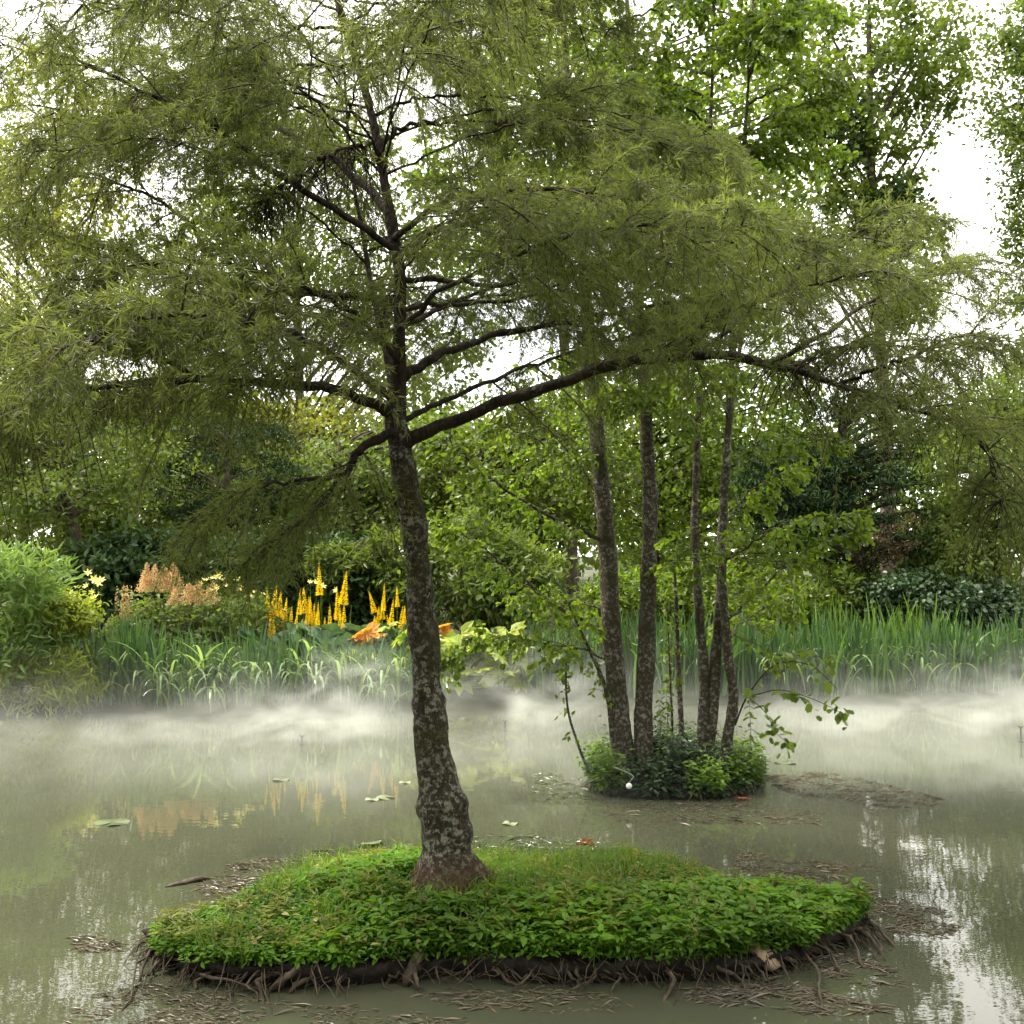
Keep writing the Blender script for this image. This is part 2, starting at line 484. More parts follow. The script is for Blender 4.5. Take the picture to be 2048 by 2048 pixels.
# ------------------------------------------------------------------ foliage growth on limbs
def grow(limbs, sec_sp=.1, sec_len=.6, M2=10, twig_len=.22, Q=10, Rn=4, leaf=(.06, .008), droop=.25, t0=.25,
         shape='diamond', leaf_jit=.9, leaf_drop=.15, zlift=.08, keep=None, tip_shrink=.55, fold=.25, up_norm=0., zsd=.22):
    """limbs: list of (K,3) arrays. returns (secondary tubes, twig tubes, leaf arrays)"""
    Ps, Ts, Ws = [], [], []
    for lb in limbs:
        seg = np.linalg.norm(np.diff(lb, axis=0), axis=1); cum = np.concatenate([[0], np.cumsum(seg)])
        Lt = cum[-1]
        s = np.arange(t0 * Lt, Lt, sec_sp) + rng.uniform(-.4, .4) * sec_sp
        s = np.clip(s + rng.uniform(-.3, .3, len(s)) * sec_sp, 0, Lt - 1e-3)
        s = np.concatenate([s, [Lt - 1e-3] * 2])
        p = np.stack([np.interp(s, cum, lb[:, k]) for k in range(3)], 1)
        g = np.stack([np.interp(np.clip(s + .05, 0, Lt), cum, lb[:, k]) - np.interp(np.clip(s - .05, 0, Lt), cum, lb[:, k]) for k in range(3)], 1)
        Ps.append(p); Ts.append(norm(g)); Ws.append(1 - tip_shrink * (s / Lt) ** 1.5)
    p = np.concatenate(Ps); T = np.concatenate(Ts); w = np.concatenate(Ws)
    n = len(p)
    sgn = np.where(np.arange(n) % 2 == 0, 1., -1.)
    h = norm(T * [1, 1, .35]); side = norm(np.cross(np.broadcast_to(UP, h.shape), h))
    ang = R(1) * rng.uniform(25, 78, n)
    d = h * np.cos(ang)[:, None] + side * (sgn * np.sin(ang))[:, None]
    d[:, 2] += rng.normal(zlift, zsd, n)
    d = norm(d)
    L = sec_len * rng.uniform(.5, 1.2, n) * w
    if keep is not None:
        k = keep(p + d * L[:, None] * .6); p, d, L, n = p[k], d[k], L[k], int(k.sum())
    s = np.linspace(0, 1, 6)[None, :, None]
    sec = p[:, None] + d[:, None] * L[:, None, None] * s - UP * (droop * L)[:, None, None] * s ** 2
    # twigs
    sj = np.linspace(.12, 1, M2)[None] + rng.uniform(-.04, .04, (n, M2)); sj = np.clip(sj, .05, 1)
    tp = p[:, None] + d[:, None] * (L[:, None] * sj)[..., None] - UP * (droop * L[:, None] * sj ** 2)[..., None]
    tt = norm(d[:, None] - UP * (2 * droop * sj)[..., None])
    s2 = norm(np.cross(tt, np.broadcast_to(UP, tt.shape)))
    u2 = np.cross(s2, tt)
    a2 = R(1) * rng.uniform(20, 65, (n, M2)); ph = np.where(np.arange(M2)[None] % 2 == 0, 0., math.pi) + rng.normal(0, .7, (n, M2))
    td = tt * np.cos(a2)[..., None] + (s2 * np.cos(ph)[..., None] + u2 * np.sin(ph)[..., None]) * np.sin(a2)[..., None]
    td = norm(td - UP * .12)
    TL = twig_len * rng.uniform(.5, 1.25, (n, M2)) * (1 - .35 * sj)
    s3 = np.linspace(0, 1, 4)[None, None, :, None]
    tw = tp[:, :, None] + td[:, :, None] * TL[:, :, None, None] * s3 - UP * (.3 * TL)[:, :, None, None] * s3 ** 2
    tw = tw.reshape(-1, 4, 3)
    # leaf nodes
    sq = np.linspace(.12, 1.02, Q)[None, None] + rng.uniform(-.05, .05, (n, M2, Q))
    npnt = tp[:, :, None] + td[:, :, None] * (TL[:, :, None] * sq)[..., None] - UP * (.3 * TL[:, :, None] * sq ** 2)[..., None]
    nd = td[:, :, None] - UP * (.6 * sq)[..., None]
    lp = np.repeat(npnt.reshape(-1, 3), Rn, 0)
    ld = norm(np.repeat(nd.reshape(-1, 3), Rn, 0)) * .8 + norm(rng.normal(size=(len(lp), 3))) * leaf_jit - UP * leaf_drop
    N = len(lp)
    LL = leaf[0] * rng.uniform(.55, 1.25, N); LW = leaf[1] * rng.uniform(.7, 1.25, N)
    nr = rng.normal(size=(N, 3)); nr[:, 2] += up_norm
    # tint varies by spray and by leaf
    tb = np.repeat(rng.uniform(0, 1, n), M2 * Q * Rn)
    tint = np.clip(.5 * tb + .5 * rng.uniform(0, 1, N), 0, 1)
    return sec, tw, (lp, ld, LL, LW, nr, fold, shape, tint)


def add_growth(root, g, leafm, r2=.006, r3=.0018, sides=4, twigm=None, foliage_name='crown'):
    sec, tw, lf = g
    o = np.array(root.location)
    mb = MB()
    tubes(mb, sec, np.linspace(r2, r2 * .3, sec.shape[1])[None], sides)
    tubes(mb, tw, np.linspace(r3, r3 * .5, 4)[None], 3)
    tag(mb.build('twigs', twigm or M['twig'], root, True, o), kind='stuff')
    mb = MB()
    leaves(mb, *lf[:4], nrm=lf[4], fold=lf[5], shape=lf[6], tint=lf[7])
    tag(mb.build(foliage_name, leafm, root, False, o), kind='stuff')


def limb_px(pts, n=28):
    """rows of (px, py, depth, radius)"""
    c = catmull(np.array([[*P(a, b, d), r] for a, b, d, r in pts]), n)
    return c[:, :3], np.maximum(c[:, 3], .002)


def rough_tube(mb, pts, rad, sides, amp, freq, bumps=(), flare=None):
    N0 = mb.n
    v = tubes(mb, pts, rad, sides)[0]
    arr = mb.v[-1]
    ctr = np.repeat(pts, sides, 0)
    out = []
    for c, q in zip(ctr, arr):
        r = Vector(q - c); L = r.length; r.normalize()
        k = mnoise.fractal(Vector((q[0] * freq, q[1] * freq, q[2] * freq * .6)), 1.0, 2.0, 4) * amp
        for (bp, br, ba) in bumps:
            dd = np.linalg.norm(q - bp)
            if dd < br:
                k += ba * (1 - (dd / br) ** 2) ** 2
        if flare is not None:
            zz = q[2] - flare[0]
            if zz < flare[1]:
                f = (1 - max(zz, 0) / flare[1]) ** 2
                a = math.atan2(r.y, r.x)
                k += f * L * (.45 + 1.1 * max(0, math.sin(a * 3 + .6)) ** 2 + .4 * max(0, math.sin(a * 5 + 2)))
        out.append(q + np.array(r) * k)
    mb.v[-1] = np.array(out)


# ------------------------------------------------------------------ islets
OUT1 = [(143, 952), (170, 974), (230, 988), (300, 990), (380, 986), (450, 980), (520, 984), (600, 986), (680, 985), (750, 980),
        (800, 968), (845, 948), (868, 932), (850, 930), (800, 920), (750, 906), (700, 892), (640, 882), (560, 882), (480, 880),
        (400, 880), (340, 883), (300, 890), (270, 902), (235, 920), (200, 936), (165, 946)]
OUT2 = [(588, 783), (600, 793), (630, 798), (670, 800), (710, 799), (745, 795), (758, 787), (752, 777), (730, 771), (690, 768), (640, 768), (600, 773)]


def islet_shape(out, n=420):
    w = np.array([W(a, b)[:2] for a, b in out])
    w = np.concatenate([w, w[:1]])
    c = catmull(w, n + 1)[:-1]
    return c, c.mean(0)


def build_islet(name, out, lip, crown, label):
    c, ctr = islet_shape(out)
    n = len(c)
    rings, rad = [], [0.02, .15, .3, .45, .6, .72, .82, .9, .96, 1.0, .985, .955, .945, .94]
    zs = []
    for r in rad[:10]:
        zs.append(lip + crown * (1 - r ** 2))
    zs += [lip * .55, lip * .15, -.05, -.35]
    ang = np.arctan2(c[:, 1] - ctr[1], c[:, 0] - ctr[0])
    for i, (r, z) in enumerate(zip(rad, zs)):
        rr = r + (.012 * np.sin(ang * 17 + i) + .012 * np.sin(ang * 41 + 2 * i) - np.abs(rng.normal(0, .010, n)) + .02 * np.array([mnoise.fractal(Vector((a_ * 7, b_ * 7, i * .6)), 1.0, 2.0, 4) for a_, b_ in c])) * (r > .8)
        pt = ctr + (c - ctr) * rr[:, None]
        z = z * (1 - .25 * np.abs(.5 * np.sin(ang * 5 + 1) + .5 * np.sin(ang * 11 + 2)) * (r > .8) * (z > 0))
        zz = z + .018 * np.sin(pt[:, 0] * 9 + i) * np.sin(pt[:, 1] * 11) * (i < 11) + rng.normal(0, .006, n)
        rings.append(np.concatenate([pt, zz[:, None]], 1))
    v = np.array(rings)
    K = len(v)
    idx = np.arange(K * n).reshape(K, n); nx = np.roll(idx, -1, 1)
    mb = MB()
    q = np.stack([idx[:-1], nx[:-1], nx[1:], idx[1:]], -1).reshape(-1, 4)[:, ::-1]
    mb.add(v.reshape(-1, 3), q=q)
    t = [(idx[0, i], idx[0, (i + 1) % n], K * n) for i in range(n)]
    mb.v[-1] = np.concatenate([mb.v[-1], [[*ctr, lip + crown]]]); mb.c[-1] = np.append(mb.c[-1], .5); mb.n += 1
    mb.t.append(np.array(t)[:, ::-1])
    o = mb.build(name, M['soil'], None, True)
    tag(o, kind='structure')
    return o, c, ctr


def inside(c, p):
    x, y = p[:, 0], p[:, 1]
    res = np.zeros(len(p), bool)
    j = len(c) - 1
    for i in range(len(c)):
        xi, yi = c[i]; xj, yj = c[j]
        cond = ((yi > y) != (yj > y)) & (x < (xj - xi) * (y - yi) / (yj - yi + 1e-12) + xi)
        res ^= cond
        j = i
    return res


def frac_r(c, ctr, p):
    """0 at the centre, 1 on the outline"""
    a = np.arctan2(c[:, 1] - ctr[1], c[:, 0] - ctr[0]); r = np.hypot(c[:, 0] - ctr[0], c[:, 1] - ctr[1])
    o = np.argsort(a); a, r = a[o], r[o]
    pa = np.arctan2(p[:, 1] - ctr[1], p[:, 0] - ctr[0]); pr = np.hypot(p[:, 0] - ctr[0], p[:, 1] - ctr[1])
    return pr / np.interp(pa, np.concatenate([a - 2 * math.pi, a, a + 2 * math.pi]), np.tile(r, 3))


def scatter_in(c, ctr, n, shrink=1.0):
    lo, hi = c.min(0), c.max(0)
    p = rng.uniform(lo, hi, (n * 3, 2))
    f = frac_r(c, ctr, p)
    k = f < shrink
    return p[k][:n], f[k][:n]


LIP1, CR1 = .10, .085
islet, c1, ctr1 = build_islet('islet', OUT1, LIP1, CR1, None)
TREE = np.array([W(446, 886, .19)[0], W(446, 886, .19)[1], .18])


def cover_z(f):
    return LIP1 + CR1 * (1 - np.minimum(f, 1) ** 2) - np.clip(f - .99, 0, 1) * .5


def stems_cover(mb, p2, z, hgt, leaf, tiers=3, pertier=3, flat=.8):
    """small leafy herb stems; leaves in whorls, nearly level"""
    n = len(p2)
    lean = rng.normal(0, .22, (n, 2))
    for k in range(tiers):
        t = (k + 1) / tiers
        for j in range(pertier):
            a = rng.uniform(0, 2 * math.pi, n) if j == 0 else a + 2 * math.pi / pertier + rng.normal(0, .3, n)
            hh = hgt * t * rng.uniform(.85, 1.1, n)
            base = np.stack([p2[:, 0] + lean[:, 0] * hh, p2[:, 1] + lean[:, 1] * hh, z + hh], 1)
            d = np.stack([np.cos(a), np.sin(a), rng.normal(.05, .3, n)], 1)
            nr = np.stack([rng.normal(0, .3, n), rng.normal(0, .3, n), np.ones(n)], 1)
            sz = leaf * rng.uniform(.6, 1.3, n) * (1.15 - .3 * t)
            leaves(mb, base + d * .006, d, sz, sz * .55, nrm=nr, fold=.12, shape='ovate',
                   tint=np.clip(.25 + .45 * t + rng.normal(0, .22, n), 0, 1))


# herb carpet
p2, f = scatter_in(c1, ctr1, 9600, 1.03)
dt = np.hypot(p2[:, 0] - TREE[0], p2[:, 1] - TREE[1])
bare = (dt < .22) | ((dt < .34) & (p2[:, 1] < TREE[1] + .02) & (np.abs(p2[:, 0] - TREE[0]) < .24)) | ((p2[:, 0] < TREE[0]) & (p2[:, 0] > TREE[0] - .42) & (np.abs(p2[:, 1] - TREE[1] + .02) < .09))
patch = np.array([mnoise.noise(Vector((a * 1.6, b * 1.6, 3))) for a, b in p2])
patch2 = np.array([mnoise.noise(Vector((a * .9, b * .9, 9))) for a, b in p2])
grassy = (np.abs(p2[:, 0] - TREE[0] - .42) < .35) & (p2[:, 1] > TREE[1] - .25) & (patch > -.1)
# the left shoulder of the islet is thin and brown
thin = (p2[:, 0] < -1.0) & (p2[:, 1] > 5.35) & (patch < .25)
hz = (.050 + .05 * patch + .05 * patch2) * rng.uniform(.7, 1.25, len(p2))
hz = np.where((p2[:, 1] > 6.1) & (p2[:, 0] > .3), hz + .03, hz)
hz = np.clip(hz, .018, .15)
rag = 1.0 + .035 * np.array([mnoise.noise(Vector((a * 5, b * 5, 31))) + .6 * mnoise.noise(Vector((a * 13, b * 13, 17))) for a, b in p2])
open_ = np.array([mnoise.noise(Vector((a * 3.1, b * 3.1, 44))) for a, b in p2]) < -.42
k = ~bare & (f < rag) & ~(open_ & (rng.uniform(0, 1, len(p2)) < .75)) & ~(grassy & (rng.uniform(0, 1, len(p2)) < .8)) & ~(thin & (rng.uniform(0, 1, len(p2)) < .7))
mb = MB()
stems_cover(mb, p2[k], cover_z(f[k]) - .005, hz[k], .033)
# broader leaves scattered among them
kb = k & (rng.uniform(0, 1, len(p2)) < .22 * (patch2 > .05))
stems_cover(mb, p2[kb], cover_z(f[kb]), hz[kb] + .02, .062, 1, 4)
tag(mb.build('ground_cover', M['cover'], None), 'low carpet of bright green leafy herbs covering the large islet', 'ground cover', kind='stuff')
# taller yellow-green weeds and dry stems mixed in
kw = k & (rng.uniform(0, 1, len(p2)) < .05 + .12 * (patch > .25))
mb = MB(); n = int(kw.sum()); q3 = np.concatenate([p2[kw], cover_z(f[kw])[:, None]], 1)
for j in range(7):
    hh = (hz[kw] + .03) * rng.uniform(.5, 1.25, n); a = rng.uniform(0, 6.28, n)
    leaves(mb, q3 + np.stack([0 * a, 0 * a, hh], 1), np.stack([np.cos(a), np.sin(a), rng.normal(.35, .3, n)], 1), rng.uniform(.03, .07, n), rng.uniform(.008, .016, n), nrm=np.tile([[0., 0, 1.]], (n, 1)), fold=.1, shape='lance')
tag(mb.build('weeds', M['yellowgreen'], None), 'narrow-leaved yellowish weeds scattered through the herb carpet of the large islet', 'weeds', kind='stuff')
pd, fd = scatter_in(c1, ctr1, 260, .99)
mb = MB(); n = len(pd); a = rng.uniform(0, 6.28, n)
leaves(mb, np.concatenate([pd, cover_z(fd)[:, None] + rng.uniform(.02, .07, (n, 1))], 1), np.stack([np.cos(a), np.sin(a), rng.normal(0, .2, n)], 1), rng.uniform(.025, .05, n), rng.uniform(.015, .028, n), nrm=np.tile([[0., 0, 1.]], (n, 1)) + rng.normal(0, .3, (n, 3)), fold=.2, shape='ovate')
tag(mb.build('leaf_litter', M['straw'], None), 'scattered dry tan leaves lying on the herb carpet of the large islet', 'leaf litter', kind='stuff')
# grass tufts in the carpet
pg, fg = scatter_in(c1, ctr1, 12000, 1.01)
pt = np.array([mnoise.noise(Vector((a * 2.2, b * 2.2, 21))) for a, b in pg])
dtg = np.hypot(pg[:, 0] - TREE[0], pg[:, 1] - TREE[1])
gk = ((((np.abs(pg[:, 0] - TREE[0] - .42) < .42) & (pg[:, 1] > TREE[1] - .3)) | (pt > .08) | ((dtg < .45) & (rng.uniform(0, 1, len(pg)) < .5))) & (dtg > .13)
      & ~((pg[:, 0] < TREE[0]) & (pg[:, 0] > TREE[0] - .42) & (np.abs(pg[:, 1] - TREE[1] + .02) < .07)))
pg, fg = pg[gk], fg[gk]
mb = MB()
b3 = np.concatenate([pg, cover_z(fg)[:, None] - .01], 1)
blades(mb, b3, rng.uniform(0, 6.28, len(pg)), rng.uniform(.06, .17, len(pg)), rng.uniform(.003, .0055, len(pg)), rng.uniform(0, .4, len(pg)), rng.uniform(.4, 1.6, len(pg)), K=4)
tag(mb.build('grass', M['grass'], None), 'short bright grass growing round the leaning trunk on the large islet', 'grass', kind='stuff')

# roots along the washed-out edge
front = np.where(c1[:, 1] < ctr1[1] + .15)[0]
def edge_at(u):
    i = front[int(u * (len(front) - 1))]
    return c1[i], norm((c1[i] - ctr1)[None])[0]
nroot = 0
order = front[np.argsort(c1[front, 0])]
for k in range(92):
    i = order[int((k + rng.uniform(0, 1)) / 92 * (len(order) - 1))]
    b, nrm2 = c1[i], (c1[i] - ctr1) / np.linalg.norm(c1[i] - ctr1)
    tang = np.array([-nrm2[1], nrm2[0]])
    leftness = np.clip((-b[0] - .1) / 1.5, 0, 1)
    ln = rng.uniform(.10, .28) * (1 + .6 * leftness)
    side = rng.normal(0, .8)
    r0 = rng.choice([.003, .006, .009, .013], p=[.35, .32, .22, .11])
    p0 = np.array([*(b - nrm2 * .06), LIP1 * rng.uniform(.45, .9)])
    p1 = np.array([*(b + nrm2 * .02 + tang * side * ln * .35), LIP1 * rng.uniform(.3, .6)])
    p3 = np.array([*(b + nrm2 * rng.uniform(.01, .06) + tang * side * ln * .8), rng.uniform(-.01, .03)])
    p4 = np.array([*(b + nrm2 * rng.uniform(.02, .09) + tang * side * ln * 1.2), -.03])
    c = catmull([p0, p1, p3, p4], 10); c[1:-1] += rng.normal(0, .006, (8, 3))
    mb = MB(); tubes(mb, c, np.linspace(r0, r0 * .5, 10), 6, tint=rng.uniform())
    mb.build('root', M['root'], islet, True)
# thick knobbly roots
for (x, y, x2, y2, r0, hgt) in [(246, 950, 238, 985, .020, .12), (312, 960, 270, 992, .020, .10), (318, 958, 320, 990, .008, .1),
                                (424, 938, 405, 985, .030, .13), (420, 935, 350, 975, .016, .12), (170, 965, 145, 975, .008, .05),
                                (200, 975, 265, 992, .008, .03), (320, 992, 385, 972, .008, .03), (560, 976, 640, 981, .010, .04),
                                (700, 980, 755, 978, .012, .04), (745, 955, 800, 958, .008, .06)]:
    a, b = W(x, y, hgt * .75), W(x2, y2, .0)
    a[1] = W(x2, y2 - 3, 0)[1] + .05
    mid = (a + b) / 2 + np.array([rng.normal(0, .015), -.04, .03])
    c = catmull([a + [0, .1, .0], a + [0, 0, .015], mid, b, b + [(b - a)[0] * .15, -.01, -.05]], 14); c[2:-2] += rng.normal(0, .005, (10, 3))
    mb = MB(); rough_tube(mb, c, np.linspace(r0, r0 * .65, 14) * (1 + .2 * np.sin(np.arange(14) * 1.7)), 8, r0 * .35, 22)
    mb.build('root', M['root'], islet, True)
# hair roots
n = 420
i = order[rng.integers(0, len(order), n)]
b = c1[i]; nr = norm(b - ctr1); tg = np.stack([-nr[:, 1], nr[:, 0]], 1)
s = np.linspace(0, 1, 5)[None, :, None]
st = np.concatenate([b - nr * rng.uniform(.0, .05, (n, 1)), rng.uniform(.02, .125, (n, 1))], 1)
en = np.concatenate([b + nr * rng.uniform(0, .09, (n, 1)) + tg * rng.normal(0, .14, (n, 1)), rng.uniform(-.03, .05, (n, 1))], 1)
pl = st[:, None] * (1 - s) + en[:, None] * s + rng.normal(0, .007, (n, 5, 3))
mb = MB(); tubes(mb, pl, np.linspace(.0025, .001, 5)[None] * rng.uniform(.6, 1.8, (n, 1)), 4, tint=rng.uniform(0, 1, n))
tag(mb.build('fine_roots', M['root'], islet, True), kind='stuff')
# surface root beside the trunk
c = catmull([TREE + [-.06, -.06, .05], TREE + [-.18, -.08, .03], TREE + [-.30, -.05, .035], TREE + [-.43, -.07, .0]], 16)
M['redroot'] = plain_mat('reddish_surface_root', (.075, .030, .018), (.15, .07, .045), .75, 30)
mb = MB(); rough_tube(mb, c, np.linspace(.03, .012, 16), 8, .01, 14)
mb.build('root', M['redroot'], islet, True)

# tan stone lodged at the edge
mb = MB()
nu, nv = 14, 9
u = np.linspace(0, 2 * math.pi, nu, endpoint=False); vv = np.linspace(.05, math.pi - .05, nv)
pts = []
for a in vv:
    for b_ in u:
        q_ = np.array([math.sin(a) * math.cos(b_) * .085, math.sin(a) * math.sin(b_) * .05, math.cos(a) * .036])
        k_ = 1 + .35 * mnoise.noise(Vector(q_ * 22))
        pts.append(q_ * k_)
idx = np.arange(nu * nv).reshape(nv, nu); nx = np.roll(idx, -1, 1)
mb.add(pts, q=np.stack([idx[:-1], nx[:-1], nx[1:], idx[1:]], -1).reshape(-1, 4))
st = mb.build('stone', M['stone'], None, True)
st.location = tuple(W(766, 957, .07)); st.rotation_euler = (0.3, R(38), .1)
tag(st, 'tan pointed stone wedged in the root edge of the large islet', 'stone')

# ------------------------------------------------------------------ main tree: cut-leaf alder on the islet
D = TREE[1]
alder = thing('alder_tree', 'leaning lichened alder with feathery cut leaves and spreading limbs on the large islet', 'tree', TREE)
tr = [(452, 908, D, .150), (448, 880, D, .128), (446, 855, D, .118), (443, 825, D, .114), (440, 800, D, .112), (434, 760, D, .096), (430, 720, D, .090), (426, 680, D, .084),
      (423, 640, D, .080), (419, 595, D, .074), (416, 550, D, .070), (411, 510, D, .070), (406, 475, D, .070), (400, 442, D + .01, .066), (395, 415, D + .02, .056), (395, 392, D + .02, .044)]
tp, trd = limb_px(tr, 150)
trd = trd * np.interp(np.arange(150), [0, 40, 60, 149], [.95, .92, .86, .86])
bumps = [(P(464, 803, D - .05), .10, .045), (P(469, 830, D - .04), .11, .055), (P(417, 808, D), .08, .018), (P(444, 805, D - .1), .1, .02), (P(450, 700, D), .06, .024), (P(408, 705, D), .06, .018),
         (P(442, 665, D), .07, .014), (P(390, 455, D - .05), .08, .018), (P(420, 690, D - .09), .06, .016), (P(436, 740, D - .1), .07, .014), (P(412, 560, D - .08), .06, .012)]
mb = MB(); rough_tube(mb, tp, trd, 30, .016, 9, bumps, flare=(.16, .32))
mb.build('trunk', M['bark'], alder, True, TREE)
LIMBS = {
 'leader': [(397, 425, D + .02, 0.0468), (398, 375, D + .02, 0.0378), (399, 330, D, 0.0306), (401, 290, D, 0.0288), (393, 230, D, 0.0270), (384, 180, D, 0.0243), (373, 120, D, 0.0225), (359, 70, D, 0.0198), (343, 20, D, 0.0171), (330, -30, D, 0.0153), (322, -110, D, 0.0108), (318, -190, D, 0.0054)],
 'second': [(396, 420, D + .08, 0.0220), (388, 360, D + .3, 0.0198), (374, 300, D + .55, 0.0165), (362, 230, D + .8, 0.0132), (350, 160, D + 1.0, 0.0099), (345, 80, D + 1.1, 0.0072), (338, -20, D + 1.2, 0.0044), (335, -120, D + 1.2, 0.0022)],
 'right_big': [(400, 442, D, 0.0377), (414, 437, D - .02, 0.0344), (455, 420, D - .05, 0.0295), (540, 390, D - .1, 0.0271), (620, 364, D - .12, 0.0254), (690, 356, D - .15, 0.0238), (760, 363, D - .2, 0.0197), (840, 384, D - .25, 0.0139), (900, 405, D - .3, 0.0098), (955, 424, D - .3, 0.0074), (985, 450, D - .3, 0.0049), (1002, 500, D - .3, 0.0025)],
 'right_big_b': [(688, 357, D - .15, .018), (700, 330, D - .25, .014), (745, 305, D - .5, .011), (810, 285, D - .7, .007), (880, 270, D - .9, .003)],
 'right_big_c': [(790, 368, D - .2, .010), (830, 350, D - .1, .008), (880, 345, D + .1, .006), (950, 352, D + .2, .003)],
 'right_far': [(770, 364, D - .2, .014), (830, 330, D - .1, .011), (900, 285, D + .1, .008), (970, 260, D + .3, .003)],
 'right_far_b': [(840, 384, D - .25, .010), (900, 360, D - .5, .008), (970, 335, D - .7, .003)],
 'right_far_c': [(700, 356, D - .15, .012), (760, 300, D + .2, .010), (840, 240, D + .5, .007), (920, 215, D + .7, .003)],
 'right_up': [(398, 380, D + .03, 0.0272), (425, 362, D + .1, 0.0240), (470, 342, D + .3, 0.0192), (540, 326, D + .5, 0.0152), (620, 312, D + .7, 0.0112), (710, 300, D + .8, 0.0080), (800, 300, D + .9, 0.0032)],
 'right_thin': [(396, 425, D, .016), (440, 402, D + .15, .014), (500, 378, D + .35, .011), (570, 352, D + .6, .008), (650, 330, D + .8, .004)],
 'right_mid': [(401, 280, D, .016), (450, 280, D - .1, .013), (500, 285, D - .25, .011), (590, 262, D - .5, .008), (690, 240, D - .7, .006), (780, 245, D - .8, .003)],
 'right_mid2': [(400, 310, D, .014), (450, 304, D + .2, .012), (520, 300, D + .5, .009), (600, 270, D + .8, .006), (700, 250, D + 1.0, .003)],
 'right_mid3': [(396, 252, D, .016), (460, 225, D + .3, .012), (560, 215, D + .6, .009), (680, 225, D + .9, .006), (800, 250, D + 1.0, .003)],
 'right_hi': [(380, 147, D, .014), (405, 127, D, .011), (460, 122, D + .05, .010), (530, 123, D + .1, .008), (610, 130, D + .2, .006), (700, 165, D + .3, .003)],
 'right_hi2': [(376, 115, D, .010), (415, 98, D + .1, .008), (470, 97, D + .2, .006), (540, 100, D + .3, .003)],
 'right_top': [(362, 68, D, .009), (400, 55, D + .1, .007), (450, 28, D + .1, .005), (500, 10, D + .2, .003)],
 'left_top': [(345, 30, D, .010), (300, 28, D - .05, .008), (250, 50, D - .1, .006), (200, 85, D - .1, .003)],
 'left_top2': [(356, 65, D, .009), (290, 68, D + .2, .007), (220, 100, D + .4, .004)],
 'left_hi': [(378, 143, D, .011), (340, 150, D - .1, .009), (300, 175, D - .2, .007), (265, 200, D - .3, .003)],
 'left_far': [(397, 252, D, 0.0190), (330, 205, D - .1, 0.0177), (252, 158, D - .2, 0.0156), (215, 127, D - .3, 0.0129), (150, 95, D - .4, 0.0095), (80, 62, D - .5, 0.0061), (0, 45, D - .6, 0.0027)],
 'left_far2': [(400, 304, D, 0.0238), (370, 298, D + .08, 0.0231), (300, 293, D + .2, 0.0224), (190, 278, D + .3, 0.0210), (120, 250, D + .3, 0.0182), (62, 238, D + .3, 0.0140), (0, 205, D + .4, 0.0084), (-70, 180, D + .5, 0.0028)],
 'left_far2_b': [(215, 283, D + .28, .013), (205, 245, D + .2, .011), (165, 205, D + .1, .009), (110, 180, D, .006), (40, 170, D - .1, .003)],
 'left_low': [(394, 415, D, 0.0289), (340, 392, D - .1, 0.0255), (265, 383, D - .2, 0.0229), (200, 380, D - .3, 0.0195), (100, 387, D - .4, 0.0153), (40, 398, D - .45, 0.0119), (0, 412, D - .5, 0.0085), (-80, 440, D - .5, 0.0034)],
 'left_low_b': [(200, 380, D - .3, .014), (140, 350, D - .7, .011), (70, 340, D - 1.0, .007), (0, 350, D - 1.2, .003)],
 'left_near': [(394, 400, D - .02, 0.0225), (340, 360, D - .5, 0.0195), (280, 330, D - .9, 0.0150), (210, 315, D - 1.25, 0.0112), (140, 320, D - 1.5, 0.0075), (60, 350, D - 1.7, 0.0030)],
 'left_near_c': [(399, 362, D - .01, 0.0140), (350, 310, D - .3, 0.0119), (270, 275, D - .6, 0.0091), (180, 262, D - .8, 0.0063), (80, 280, D - 1.0, 0.0028)],
 'down_left': [(396, 432, D - .03, 0.0256), (362, 446, D - .15, 0.0208), (345, 475, D - .25, 0.0160), (318, 508, D - .35, 0.0112), (288, 530, D - .4, 0.0072), (262, 552, D - .4, 0.0032)],
 'down_left_b': [(345, 475, D - .25, .012), (300, 480, D - .2, .009), (250, 490, D - .15, .006), (205, 510, D - .1, .003)],
 'back_left': [(399, 350, D + .02, 0.0182), (330, 320, D + .7, 0.0154), (250, 310, D + 1.2, 0.0112), (150, 320, D + 1.6, 0.0070), (40, 340, D + 1.8, 0.0028)],
 'back_left2': [(390, 212, D + .01, .022), (320, 150, D + .6, .018), (240, 120, D + 1.0, .012), (120, 130, D + 1.3, .006)],
 'back_right': [(396, 330, D + .05, 0.0156), (460, 300, D + .8, 0.0120), (560, 260, D + 1.3, 0.0084), (680, 200, D + 1.6, 0.0036)],
 'near_right': [(398, 330, D - .05, 0.0140), (450, 285, D - .5, 0.0112), (540, 245, D - .9, 0.0084), (640, 225, D - 1.2, 0.0056), (740, 230, D - 1.4, 0.0028)],
 'near_right_b': [(394, 238, D - .01, .018), (450, 200, D - .5, .014), (540, 190, D - .8, .010), (640, 200, D - 1.0, .004)],
 'top_a': [(335, -20, D, .014), (260, -60, D - .2, .010), (160, -70, D - .4, .005)],
 'top_b': [(335, -20, D, .014), (420, -60, D + .2, .010), (540, -70, D + .3, .005)],
 'top_c': [(324, -100, D, .010), (300, -150, D + .5, .006), (260, -170, D + .9, .003)],
}
limb_pts = {}
